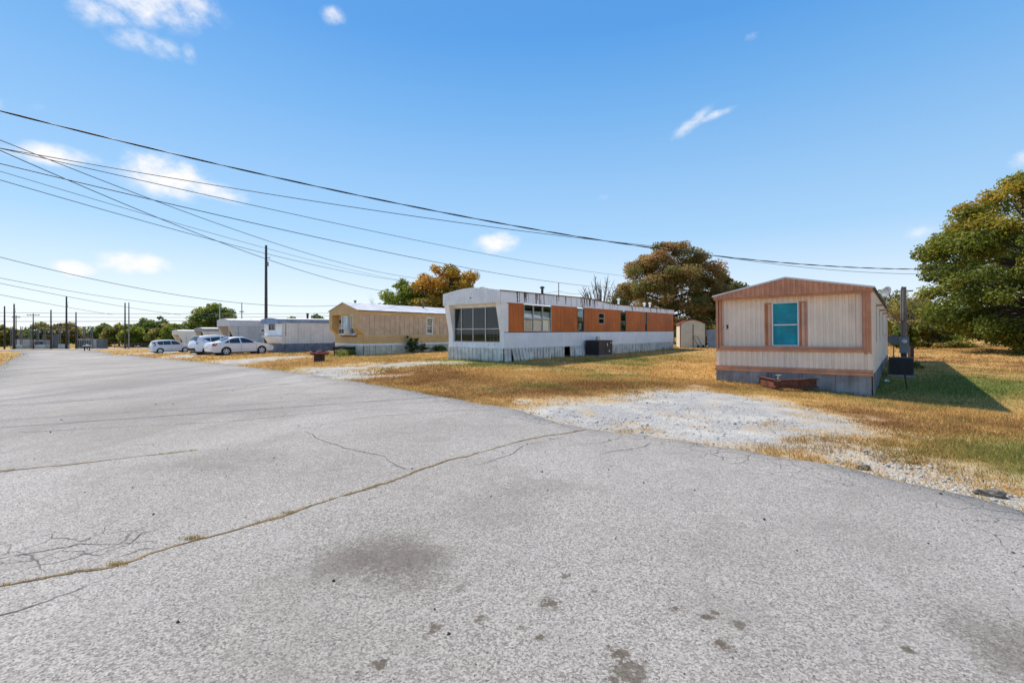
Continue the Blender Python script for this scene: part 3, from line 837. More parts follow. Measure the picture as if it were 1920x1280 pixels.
LEANERS = {2: {('f', 1): (.16, .12), ('f', 2): (.10, .02), ('s', 0): (.02, .02), ('s', 1): (.22, .10), ('s', 2): (.20, .12), ('s', 3): (.14, .08), ('s', 11): (.05, .03), ('s', 12): (-.30, .25), ('s', 13): (-.38, .30), ('s', 14): (-.30, .1)}}

# ============ cream home with salmon trim (nearest)
M_CREAM = mat('cream_metal', (.86, .72, .575), .5, .10, 1.2, streak=.40, dirt=(.36, .28, .20))
M_SALMON = mat('salmon_paint', (.62, .29, .165), .6, .2, 2.5, streak=.35, dirt=(.20, .10, .06))
M_GALV = mat('weathered_galvanised', (.28, .295, .32), .55, .40, 1.4, streak=.95, sk=(3.5, .44, .66), dirt=(.085, .075, .07), metal=.25)
M_ROOFW = mat('white_coated_roof', (.74, .73, .72), .55, .15, 1.5, streak=.2)
M_TEAL = mat('teal_cloth', (.004, .36, .46), .8, .30, 3)
M_CLEAR = glass_mat('clear_glass', (.97, .97, .97), .0)
def home_cream():
    h = 1; W, Ln = HOMES[h][2], HOMES[h][3]
    o = home(h, 'mobile_home', 'cream ribbed mobile home with salmon trim and a teal-covered front window', -.010)
    rec = .17
    # front, set back between the end posts
    for a, b, c, d in ((.155, 1.684, 1.04, 2.70), (2.47, 4.07, 1.04, 2.70), (1.684, 2.47, 2.49, 2.70)):
        MB().corr((a, rec, c), UX, UZ, -UY, b - a, d - c, .155, .032).build('wall_panel', M_CREAM, o)
    for a, b in ((0.0, 1.45), (1.452, 2.85), (2.852, W)):
        MB().corr((a, 0, .36), UX, UZ, -UY, b - a, .54, .155, .030).build('wall_panel', M_CREAM, o)
    wn = front_window(o, 1.70, 2.455, 1.075, 2.485, rec - .02, M_WHITECLEAN, M_CLEAR, (), (1.757,), .032)
    MB().box(1.735, 2.42, rec + .03, rec + .04, 1.11, 2.45).build('curtain', M_TEAL, wn)
    for a, b in ((1.485, 1.692), (2.463, 2.665)):
        s = MB().box(a, a + .03, rec - .05, rec - .01, 1.06, 2.49).box(b - .03, b, rec - .05, rec - .01, 1.06, 2.49).box(a + .03, b - .03, rec - .05, rec - .01, 1.06, 1.10).box(a + .03, b - .03, rec - .05, rec - .01, 2.45, 2.49)
        for k in range(38):
            z = 1.105 + k * .0355
            s.hexa([(a + .03, rec - .02, z), (b - .03, rec - .02, z), (b - .03, rec - .012, z), (a + .03, rec - .012, z)], [(a + .03, rec - .045, z + .028), (b - .03, rec - .045, z + .028), (b - .03, rec - .037, z + .032), (a + .03, rec - .037, z + .032)])
        s.build('shutter', M_SALMON, o)
    # end posts
    MB().box(0, .07, -.02, rec + .02, .88, 2.70).box(.09, .155, .02, rec + .02, .90, 2.70).build('corner_post', M_SALMON, o)
    MB().corr((4.07, -.02, .86), UX, UZ, -UY, .20, 1.86, .07, .012).box(4.07, 4.268, -.018, rec + .02, .86, 2.70).build('corner_post', M_SALMON, o)
    # ledge under the window
    MB().box(.10, 4.07, -.005, rec + .02, .99, 1.065).build('ledge', M_SALMON, o)
    MB().box(.085, 4.09, -.055, -.005, .90, .985).build('ledge', M_SALMON, o)
    # belly band
    MB().box(-.02, W + .03, -.04, 0, .315, .40).build('belly_band', M_SALMON, o)
    MB().box(-.03, W + .04, -.075, -.0, .225, .31).build('belly_band', M_SALMON, o)
    # gable hood
    rz = lambda a: 2.81 + .45 * (1 - abs(a - W / 2) / (W / 2))
    gb = MB(); n = 38
    gb.corr((-.05, -.09, 2.70), UX, UZ, -UY, W + .1, .1, .145, .028, top=lambda a: max(.02, rz(min(max(a - .05, 0), W)) - 2.70 - .03))
    gb.build('gable', M_SALMON, o)
    MB().box(-.05, W + .05, -.075, rec + .02, 2.655, 2.698).build('soffit', M_SALMON, o)
    rf = MB()
    for x0, x1 in ((-.09, W / 2), (W / 2, W + .09)):
        z0, z1 = (rz(0) - .019, rz(W / 2)) if x0 < 0 else (rz(W / 2), rz(0) - .019)
        rf.hexa([(x0, -.13, z0 - .03), (x1, -.13, z1 - .03), (x1, Ln + .1, z1 - .03), (x0, Ln + .1, z0 - .03)], [(x0, -.13, z0 + .02), (x1, -.13, z1 + .02), (x1, Ln + .1, z1 + .02), (x0, Ln + .1, z0 + .02)])
    r_ = rf.build('roof', M_ROOFW, o)
    MB().box(W + .05, W + .095, -.12, Ln + .09, 2.74, 2.80).build('gutter', mat('dark_gutter', (.07, .06, .06), .6), r_)
    # right side: ribbed sheets and narrow windows under little hoods
    wins = [(2.2, 2.75, 1.15, 2.35), (5.1, 5.8, 1.15, 2.3), (8.6, 9.3, 1.3, 2.3), (12.0, 12.9, .45, 2.35), (14.6, 15.4, 1.2, 2.3)]
    for a, b, c, d in rects(0, Ln, .38, 2.755, wins):
        MB().corr((W, a, c), UY, UZ, UX, b - a, d - c, .155, .032).build('wall_panel', M_CREAM, o)
    for y0, y1, z0, z1 in wins:
        if z0 < .5:
            d_ = MB().box(W - .03, W + .02, y0, y1, z0, z1).build('door', M_WHITE, o)
            MB().box(W + .02, W + .06, y0 + .08, y0 + .14, 1.35, 1.41).build('handle', M_ALU, d_)
        else:
            w_ = side_window(h, o, y0, y1, z0, z1, M_ALU, M_DARKGL, (), ((z0 + z1) / 2,))
            MB().box(W + .02, W + .20, y0 - .06, y1 + .06, z1 + .02, z1 + .05).build('hood', M_SALMON, w_)
    MB().box(W + .004, W + .05, 0, Ln, .30, .38).build('belly_band', M_CREAM, o)
    # other walls and floor close the shell
    MB().box(0, .06, .22, Ln, .3, 2.76).build('wall', M_CREAM, o)
    MB().box(.061, W - .03, Ln - .06, Ln, .3, 2.80).build('wall', M_CREAM, o)
    MB().box(.061, W - .03, .25, Ln - .061, .3, .36).build('floor', M_INT, o)
    rg_ = random.Random(3)
    skirt(h, o, M_GALV, .235, .86, rg_, 8, .002, rib=.010, drop=.235, zt2=.30)
    # house number, black digits on the front
    cu = bpy.data.curves.new('number', 'FONT'); cu.body = '13'; cu.size = .19; cu.extrude = .006; cu.offset = .006; cu.align_x = 'CENTER'
    tmp = bpy.data.objects.new('number_tmp', cu); COL.objects.link(tmp)
    dg = bpy.context.evaluated_depsgraph_get(); me = bpy.data.meshes.new_from_object(tmp.evaluated_get(dg))
    bpy.data.objects.remove(tmp)
    me.materials.clear(); me.materials.append(M_BLACK)
    nb = bpy.data.objects.new('house_number', me); COL.objects.link(nb); nb.parent = o
    nb.location = (.27, rec - .022, 1.66); nb.rotation_euler = (R(90), 0, 0)
    # tow hitch: two I-beams meeting at a coupler, with its jack
    z0, z1 = -.17, .075
    hb = MB()
    for sx in (1.30, 2.98):
        a, b = Vector((sx, .05, 0)), Vector((2.06 + (.05 if sx > 2 else -.05), -.98, 0)); d = (b - a).normalized(); nrm = Vector((-d.y, d.x, 0))
        for t, lo, hi in ((.012, z0, z1), (.06, z1 - .015, z1 + .004), (.06, z0 - .004, z0 + .012)):
            hb.hexa([a - nrm * t + UZ * lo, b - nrm * t + UZ * lo, b + nrm * t + UZ * lo, a + nrm * t + UZ * lo], [a - nrm * t + UZ * hi, b - nrm * t + UZ * hi, b + nrm * t + UZ * hi, a + nrm * t + UZ * hi])
    hi_ = hb.build('hitch', M_RUST, o)
    MB().box(1.98, 2.14, -1.16, -.95, -.10, .05).tube([(2.06, -1.08, -.02), (2.06, -1.2, -.01)], .06, 8).build('coupler', M_RUST, hi_)
    MB().tube([(2.06, -.88, -.36), (2.06, -.88, .20)], .035, 10).tube([(1.98, -.88, .205), (2.14, -.88, .205)], .02, 6).build('jack', mat('pale_jack', (.42, .36, .28), .7, .4, 8), hi_)
    return o
H1 = home_cream()

# ============ white home with rust-orange panels
M_ORANGE = mat('orange_brown_metal', (.56, .135, .016), .5, .30, .55, streak=.55, dirt=(.22, .075, .03))
M_FASCIA = mat('stained_white_fascia', (.88, .87, .87), .5, .08, 1.5, streak=1.0, sk=(3.4, .565, .62), dirt=(.10, .055, .035))
M_SKIRTW = mat('stained_white_skirting', (.74, .72, .65), .65, .3, 2.5, streak=.8, dirt=(.20, .19, .11))
M_LAPW = mat('white_lap_siding', (.90, .89, .87), .5, .08, 1.5, streak=.45, dirt=(.42, .43, .38))
def home_white():
    h = 2; W, Ln = HOMES[h][2], HOMES[h][3]
    o = home(h, 'mobile_home', 'white mobile home with rust-orange side panels and tall bay of front windows')
    sl_ = .006                                   # the long side climbs a little towards its far end
    lift = lambda y: sl_ * y
    fb = lambda y: 2.935 + .0095 * y             # foot of the roof fascia
    ft = lambda y: (3.47 + .014 * y) if y < 7.2 else (3.571 - .22 * (1 - math.cos(min((y - 7.2) / 4.5, 1) * math.pi)) / 2 + .012 * (y - 7.2)) if y < 11.7 else (3.405 + .0085 * (y - 11.7))
    # roof fascia, in sheets
    cuts = [-.32, 1.5, 3.6, 5.4, 7.2, 8.3, 9.5, 10.7, 11.7, 13.9, 16.1, 18.6, 20.4, Ln + .05]
    for a, b in zip(cuts[:-1], cuts[1:]):
        k = 3; m_ = MB()
        for q in range(k):
            y0 = a + (b - a) * q / k; y1 = a + (b - a) * (q + 1) / k - (.008 if q == k - 1 else 0)
            m_.hexa([(W - .02, y0, fb(y0)), (W + .07, y0, fb(y0)), (W + .07, y1, fb(y1)), (W - .02, y1, fb(y1))], [(W - .02, y0, ft(y0)), (W + .05, y0, ft(y0)), (W + .05, y1, ft(y1)), (W - .02, y1, ft(y1))])
        m_.build('fascia', M_FASCIA, o)
    # rust and tar drips that have run down the fascia from the roof edge
    M_DRIP = mat('rust_drip', (.13, .075, .055), .85, .5, 6)
    rd = random.Random(12)
    for yc, w_, f in ((.92, .07, 1.0), (1.08, .045, .95), (1.50, .09, .95), (1.62, .06, .85), (2.45, .10, 1.0), (2.60, .05, .7), (4.35, .05, .9), (4.55, .035, .6), (5.25, .06, .85), (7.35, .05, .9), (7.60, .09, .95), (7.95, .05, .75), (8.35, .04, .9), (8.55, .08, .95), (8.85, .04, .6), (11.2, .03, .5), (13.6, .03, .7), (16.0, .04, .9), (18.5, .05, .9), (20.3, .03, .8)):
        h_ = ft(yc) - fb(yc); z1 = ft(yc) - .015; z0 = z1 - h_ * f * .94; X1 = lambda z: W + .0735 - .02 * (z - fb(yc)) / h_
        n_ = 6; m_ = MB()
        L_, Rr = [], []
        for k in range(n_ + 1):
            t = k / n_; z = z1 + (z0 - z1) * t; ww = w_ * (1 - .55 * t) * rd.uniform(.6, 1.15)
            L_.append((X1(z), yc - ww + rd.uniform(-.012, .012), z)); Rr.append((X1(z), yc + ww + rd.uniform(-.012, .012), z))
        m_.add(L_ + Rr, [(k, k + 1, n_ + 2 + k, n_ + 1 + k) for k in range(n_)])
        m_.build('rust_streak', M_DRIP, o)
    # front hood: ribbed, bowed along its top
    top = lambda a: .535 + .20 * math.sin(math.pi * min(max((a + .0) / (W + .12), 0), 1)) ** 1.1
    MB().corr((-.06, -.36, 2.945), UX, UZ, -UY, W + .13, .5, .11, .026, top=top).build('hood', M_WHITE, o)
    hm = MB()
    hm.box(-.06, W + .07, -.355, .12, 2.90, 2.944)
    for a, b in ((-.06, -.02),):
        hm.hexa([(a, -.355, 2.945), (b, -.355, 2.945), (b, .2, 2.945), (a, .2, 2.945)], [(a, -.355, 3.47), (b, -.355, 3.47), (b, .2, 3.47), (a, .2, 3.47)])
    hm.build('hood_soffit', M_WHITE, o)
    MB().tube([(W * .52, -.40, 3.20), (W * .52, -.34, 3.20)], .035, 8).build('lamp', M_BLACK, o)
    # bowed roof over the front, flat behind
    rf = MB(); nx, ys = 10, [-.37, 2, 5, 7.2, 8.3, 9.5, 10.7, 11.7, 15, 19, Ln + .06]
    o_ = len(rf.v)
    for y in ys:
        for i in range(nx + 1):
            x = -.06 + (W + .13) * i / nx
            rf.v.append((x, y, ft(y) + .01 + .20 * math.sin(math.pi * i / nx) ** 1.1 * (1 if y < 8 else .55)))
    for q in range(len(ys) - 1):
        for i in range(nx):
            rf.f.append((q * (nx + 1) + i, q * (nx + 1) + i + 1, (q + 1) * (nx + 1) + i + 1, (q + 1) * (nx + 1) + i))
    roof = rf.build('roof', M_ROOFW, o, True)
    ed = MB()
    for a, b in zip(ys[:-1], ys[1:]):
        ed.hexa([(W + .045, a, ft(a) - .02), (W + .10, a, ft(a) - .02), (W + .10, b, ft(b) - .02), (W + .045, b, ft(b) - .02)], [(W + .045, a, ft(a) + .022), (W + .10, a, ft(a) + .022), (W + .10, b, ft(b) + .022), (W + .045, b, ft(b) + .022)])
    ed.build('roof_edge', mat('rusted_roof_edge', (.10, .065, .05), .8, .4, 3), roof)
    for vx, vy, vh in ((2.6, 4.6, .30), (2.4, 14.6, .34), (2.7, 18.6, .20), (2.5, 20.2, .30)):
        zz = ft(vy) + .15
        MB().tube([(vx, vy, zz - .2), (vx, vy, zz + vh)], .07, 10).lathe([(.07, zz + vh), (.13, zz + vh + .02), (.13, zz + vh + .09), (.03, zz + vh + .13)], 10, (vx, vy, 0)).build('roof_vent', M_BLACK if vy < 10 else M_WHITECLEAN, roof)
    # slanting wings either side of the glazed bay
    for x0, x1 in ((-.02, .30), (W - .26, W + .015)):
        m_ = MB()
        for (za, ya), (zb, yb) in (((.86, .0), (1.56, -.0)), ((1.56, -.0), (2.90, -.30))):
            m_.hexa([(x0, ya, za), (x1, ya, za), (x1, .30, za), (x0, .30, za)], [(x0, yb, zb), (x1, yb, zb), (x1, .30, zb), (x0, .30, zb)])
        m_.build('wing', M_WHITE, o)
    MB().box(.30, W - .26, .08, .30, 2.78, 2.90).build('wall_panel', M_WHITE, o)
    MB().box(.30, W - .26, .02, .30, .86, 1.08).build('wall_panel', M_WHITE, o)
    for k in range(8):
        MB().tube([(.55 + k * .36, .021, .97), (.55 + k * .36, .0, .97)], .016, 6).build('bolt', M_BLACK, o)
    MB().box(.02, W + .02, -.03, .1, .80, .86).build('sill_band', M_WHITE, o)
    # the bay: four lights, each with a rail
    w = front_window(o, .305, W - .265, 1.085, 2.775, .12, M_ALU, M_DARKGL, (.80, 1.60, 2.42), (1.72,), .03)
    MB().box(2.50, 3.33, .34, .36, 1.12, 1.68).build('blind', M_BLIND, w)
    gm = MB()
    for k in range(1, 4):
        gm.box(2.45 + k * .23, 2.462 + k * .23, .126, .134, 1.13, 1.60)
    gm.box(2.45, 3.36, .126, .134, 1.36, 1.372).build('muntin', M_ALU, w)
    # right side: orange panels between the windows, white lap siding below
    X = W
    WINS = [(1.49, 3.91, 1.60, 2.92), (6.56, 7.36, 1.62, 2.94), (9.12, 9.88, 2.10, 2.76), (12.23, 13.04, 1.64, 2.99), (16.36, 16.72, 1.66, 3.0)]
    spans = [(.0, 1.49), (3.91, 6.56), (7.36, 9.12), (9.88, 12.23), (13.04, 16.36), (16.72, 19.6), (19.6, Ln)]
    for a, b in spans:
        k = max(1, round((b - a) / .42)); m_ = MB(); p = (b - a) / k
        for q in range(k):
            y0, y1 = a + q * p, a + (q + 1) * p - .010
            zb0, zb1 = 1.565 + lift(y0), 1.565 + lift(y1)
            if True:
                yt = y0 - (.30 * (1 - (y0 - a) / (b - a)) if a == 0 else 0); yt1 = y1 - (.30 * (1 - (y1 - a) / (b - a)) if a == 0 else 0)
                m_.hexa([(X - .02, y0, zb0), (X + .014, y0, zb0), (X + .014, y1, zb1), (X - .02, y1, zb1)], [(X - .02, yt, fb(y0)), (X + .014, yt, fb(y0)), (X + .014, yt1, fb(y1)), (X - .02, yt1, fb(y1))])
        ya = a - (.30 if a == 0 else 0)
        m_.hexa([(X - .03, a, 1.56 + lift(a)), (X - .006, a, 1.56 + lift(a)), (X - .006, b - .01, 1.56 + lift(b)), (X - .03, b - .01, 1.56 + lift(b))], [(X - .03, ya, fb(a)), (X - .006, ya, fb(a)), (X - .006, b - .01, fb(b)), (X - .03, b - .01, fb(b))])
        m_.build('wall_panel', M_ORANGE, o)
    for lo, hi in ((1.62, 2.10), (2.76, 3.02)):
        MB().box(X - .02, X + .014, 9.12, 9.87, lo, hi).build('wall_panel', M_ORANGE, o)
    MB().hexa([(X - .02, .0, 1.535), (X + .03, .0, 1.535), (X + .03, Ln, 1.535 + lift(Ln)), (X - .02, Ln, 1.535 + lift(Ln))], [(X - .02, .0, 1.565), (X + .03, .0, 1.565), (X + .03, Ln, 1.565 + lift(Ln)), (X - .02, Ln, 1.565 + lift(Ln))]).build('trim_strip', mat('brown_trim', (.12, .055, .03), .6), o)
    for q, (a, b, c, d) in enumerate(WINS):
        w = side_window(h, o, a, b, c, d, M_ALU if q in (0, 2) else mat('bronze_frame', (.20, .17, .14), .5), M_GLASS if q < 2 else M_DARKGL, (2.29, 3.10) if q == 0 else (), ((c + d) / 2 - (.0 if q else .02),), x=X, cw=.03)
        if q == 0:
            for ya, yb, kind in ((1.54, 2.26, 0), (2.32, 3.07, 1), (3.13, 3.86, 2)):
                MB().box(X - .10, X - .09, ya, yb, 2.30, 2.62).build('curtain', M_CURT, w)
                if kind:
                    MB().box(X - .13, X - .12, ya, yb - (.05 if kind == 2 else .0), 1.64, 2.24).build('curtain', M_CURT if kind == 2 else M_BLIND, w)
        if q == 1:
            MB().box(X - .2, X - .1, 6.62, 6.95, 1.66, 1.74).build('curtain', M_CURT, w)
            MB().box(X - .2, X - .1, 7.02, 7.2, 1.72, 2.1).build('curtain', M_CURT, w)
    lp = MB()
    nb = 8
    for k in range(nb):
        for a, b in ((0.03, 5.2), (5.203, 10.4), (10.403, 15.6), (15.603, Ln)):
            z0 = lambda y: .815 + lift(y) * .3 + (1.535 + lift(y) - .815 - lift(y) * .3) * k / nb
            z1 = lambda y: .815 + lift(y) * .3 + (1.535 + lift(y) - .815 - lift(y) * .3) * (k + 1) / nb
            gp_ = .024
            lp.hexa([(X, a, z0(a) + gp_), (X + .05, a, z0(a) + gp_), (X + .05, b, z0(b) + gp_), (X, b, z0(b) + gp_)], [(X, a, z1(a)), (X + .022, a, z1(a)), (X + .022, b, z1(b)), (X, b, z1(b))])
    lp.hexa([(X - .02, .03, .80), (X + .001, .03, .80), (X + .001, Ln, .82), (X - .02, Ln, .82)], [(X - .02, .03, 1.53), (X + .001, .03, 1.53), (X + .001, Ln, 1.53 + lift(Ln)), (X - .02, Ln, 1.53 + lift(Ln))])
    lp.build('lap_siding', M_LAPW, o)
    MB().hexa([(X + .002, .02, .775), (X + .035, .02, .775), (X + .035, Ln, .80), (X + .002, Ln, .80)], [(X + .002, .02, .813), (X + .03, .02, .813), (X + .03, Ln, .85), (X + .002, Ln, .85)]).build('sill_band', M_WHITE, o)
    # rest of the shell
    MB().box(0, .05, .31, Ln, .8, 3.3).build('wall', M_WHITE, o)
    MB().box(.051, X - .03, Ln - .05, Ln, .8, 3.4).build('wall', M_WHITE, o)
    MB().box(.051, X - .03, .31, Ln - .051, .80, .86).build('floor', M_INT, o)
    MB().box(1.6, 1.66, .4, Ln - .06, .86, 2.9).build('partition', M_INT, o)
    skirt(h, o, M_SKIRTW, .80, .52, random.Random(8), 4, .012, rib=.04, skip={('s', 10), ('s', 15)}, zt2=.79, drop=.84)
    return o
H2 = home_white()

# ============ tan home with a recessed, gabled front
M_TAN = mat('tan_lap_siding', (.66, .43, .18), .6, .14, 1.5, streak=.3, dirt=(.28, .19, .09))
M_BOARD = mat('weathered_board', (.60, .43, .28), .75, .2, 2.2, streak=.75, dirt=(.26, .19, .14))
M_SKIRTG = mat('pale_green_grey_skirting', (.58, .56, .45), .7, .25, 2, streak=.5, dirt=(.19, .20, .12))
M_ROOFG = mat('streaked_white_roof', (.66, .64, .64), .6, .2, 1.0, streak=.5, dirt=(.36, .31, .30))
def home_tan():
    h = 3; W, Ln = HOMES[h][2], HOMES[h][3]
    o = home(h, 'mobile_home', 'tan mobile home with gabled front, weathered upright boards and pale skirting')
    pr = .46                                     # the upper front leans out over the lower
    MB().lap((.0, 0, .80), UX, -UY, W, .60, .12, .03).build('lap_siding', M_TAN, o)
    MB().lap((W, -.0, .80), UY, UX, Ln, .60, .12, .03).build('lap_siding', M_TAN, o)
    # wings: narrow at the foot, out to the overhang at the head
    for x0, x1 in ((.0, .42), (W - .62, W)):
        m_ = MB()
        m_.hexa([(x0, 0, 1.40), (x1, 0, 1.40), (x1, .25, 1.40), (x0, .25, 1.40)], [(x0, -pr, 1.80), (x1, -pr, 1.80), (x1, .25, 1.80), (x0, .25, 1.80)])
        m_.box(x0, x1, -pr + .016, .25, 1.80, 2.80)
        m_.lap((x0, -pr + .016, 1.80), UX, -UY, x1 - x0, 1.0, .12, .024)
        m_.build('wing', M_TAN, o)
    MB().box(W, W + .012, -pr + .014, .0, 1.80, 2.79).build('wing_side', M_BOARD, o)
    # gable
    rz = lambda a: 3.06 + .56 * (1 - abs(a - W / 2) / (W / 2))
    gb = MB()
    for k in range(7):
        z0 = 2.80 + k * .115; z1 = z0 + .115
        hw0 = W / 2 if z0 <= 3.06 else W / 2 * (1 - (z0 - 3.06) / .56); hw1 = W / 2 if z1 <= 3.06 else W / 2 * max(.02, 1 - (z1 - 3.06) / .56)
        hw0 = max(hw0, .03)
        gb.hexa([(W / 2 - hw0, -pr, z0), (W / 2 + hw0, -pr, z0), (W / 2 + hw0, .1, z0), (W / 2 - hw0, .1, z0)], [(W / 2 - hw1, -pr + .014, z1 - .003), (W / 2 + hw1, -pr + .014, z1 - .003), (W / 2 + hw1, .1, z1 - .003), (W / 2 - hw1, .1, z1 - .003)])
    gb.build('gable', M_TAN, o)
    rf = MB()
    for x0, x1 in ((-.1, W / 2), (W / 2, W + .1)):
        z0, z1 = (rz(0) - .01, rz(W / 2) + .02) if x0 < 0 else (rz(W / 2) + .02, rz(0) - .01)
        n = 30
        for k in range(n):
            ya = -pr - .06 + (Ln + pr + .1) * k / n; yb = -pr - .06 + (Ln + pr + .1) * (k + 1) / n
            t = .0 if k % 2 else .008
            rf.hexa([(x0, ya, z0), (x1, ya, z1), (x1, yb, z1), (x0, yb, z0)], [(x0, ya, z0 + .035 + t), (x1, ya, z1 + .035 + t), (x1, yb, z1 + .035 + t), (x0, yb, z0 + .035 + t)])
    roof = rf.build('roof', M_ROOFG, o)
    MB().box(W + .085, W + .115, -pr - .05, Ln, 3.02, 3.075).build('roof_edge', mat('brown_edge', (.14, .09, .06), .7), roof)
    for vx, vy, vh in ((.7, 1.2, .42), (2.2, 6.4, .62)):
        MB().tube([(vx, vy, 3.1), (vx, vy, 3.45 + vh)], .07, 8).lathe([(.07, 3.45 + vh), (.11, 3.47 + vh), (.11, 3.53 + vh)], 8, (vx, vy, 0)).build('roof_vent', mat('vent_grey', (.10, .10, .11), .6), roof)
    # recessed front: board wall, window, side window bay
    MB().box(.42, W - .62, .05, .12, 1.40, 2.80).build('wall_panel', M_BOARD, o)
    MB().box(.42, W - .62, -.03, .05, 1.37, 1.43).build('sill_band', M_TAN, o)
    front_window(o, 1.25, 2.02, 1.46, 2.76, -.22, M_WHITECLEAN, M_GLASS, (), (2.1,), .06)
    by = MB().box(1.22, 1.26, -.18, .05, 1.42, 2.78).box(2.02, 2.06, -.18, .05, 1.42, 2.78).box(1.22, 2.90, -.18, .05, 2.76, 2.80).box(1.22, 2.90, -.20, .05, 1.38, 1.43)
    by.build('bay_frame', M_WHITECLEAN, o)
    bw = front_window(o, 2.20, 2.90, 1.46, 2.76, -.10, M_WHITECLEAN, M_GLASS, (), (), .05)
    MB().box(2.3, 2.88, .01, .02, 1.5, 2.74).build('curtain', mat('lilac_curtain', (.40, .38, .48), .9), bw)
    MB().box(1.31, 1.96, -.10, -.09, 1.5, 2.74).build('curtain', mat('blue_curtain', (.50, .58, .72), .9, .3, 5), bw)
    MB().box(1.0, 2.85, -.14, .04, 1.28, 1.37).build('bay_foot', mat('bay_foot_brown', (.16, .10, .06), .8), o)  # dark brown strip along the foot of the bay
    # wreath-like black wall lamp
    MB().lathe([(.03, 0), (.10, .03), (.12, .18), (.03, .26)], 10, (.80, -.02, 2.22)).build('wall_lamp', M_BLACK, o)
    # right side: upright boards, one object each
    wins = [(5.49, 6.12, 1.42, 2.72), (10.5, 11.2, 1.5, 2.7), (14.5, 15.3, 1.5, 2.7)]
    n = 42; p = (Ln + .0) / n; sh = {}
    for k in range(n):
        y0, y1 = k * p, (k + 1) * p
        m_ = MB(); t = .004 * (k % 3)
        for a, b, c, d in rects(y0, y1 - .022, 1.40, 2.80, [q for q in wins if q[0] < y1 and q[1] > y0]):
            m_.box(W - .02, W + .010 + t, a, b, c, d)
        m_.build('board', M_BOARD, o)
    MB().box(W - .035, W - .021, 0, Ln, 1.40, 1.45).build('trim_strip', M_TAN, o)
    MB().box(W - .02, W + .04, -.0, Ln, 2.80, 3.02).build('fascia', M_TAN, o)
    MB().box(W - .02, W + .041, -pr + .02, 0.0, 2.80, 3.02).build('fascia', M_TAN, o)
    for a, b, c, d in wins:
        w = side_window(h, o, a, b, c, d, M_WHITECLEAN, M_GLASS, (), ((c + d) / 2,), cw=.06)
        MB().box(W + .01, W + .20, a - .12, b + .12, d, d + .05).build('hood', M_WHITECLEAN, w)
        MB().box(W - .10, W - .09, a + .05, b - .05, c + .35, d - .05).build('blind', mat('beige_blind', (.5, .42, .3), .9), w)
        MB().box(W - .10, W - .07, a + .05, b - .05, c + .04, c + .20).build('curtain', M_CURT, w)
    # belly band, skirting
    MB().box(-.02, W + .03, -.03, -.001, .665, .80).build('belly_band', M_WHITECLEAN, o)
    MB().box(W + .001, W + .03, 0, Ln, .665, .80).build('belly_band', M_WHITECLEAN, o)
    skirt(h, o, M_SKIRTG, .68, .45, random.Random(5), 3, .003)
    MB().box(0, .05, .26, Ln, .68, 3.04).build('wall', M_TAN, o)
    MB().box(.051, W - .04, Ln - .05, Ln, .68, 3.04).build('wall', M_TAN, o)
    MB().box(.051, W - .04, .2, Ln - .051, .70, .76).build('floor', M_INT, o)
    # black tow hitch with its jack
    hb = MB(); z0, z1 = .36, .58
    for sx in (1.0, 2.7):
        a, b = Vector((sx, -.02, 0)), Vector((1.85, -1.2, 0)); d = (b - a).normalized(); nr = Vector((-d.y, d.x, 0)) * .05
        hb.hexa([a - nr + UZ * z0, b - nr + UZ * z0, b + nr + UZ * z0, a + nr + UZ * z0], [a - nr + UZ * z1, b - nr + UZ * z1, b + nr + UZ * z1, a + nr + UZ * z1])
    hi_ = hb.build('hitch', M_BLACK, o)
    MB().tube([(1.85, -1.12, -.05), (1.85, -1.12, .92)], .04, 8).build('jack', M_BLACK, hi_)
    return o
H3 = home_tan()

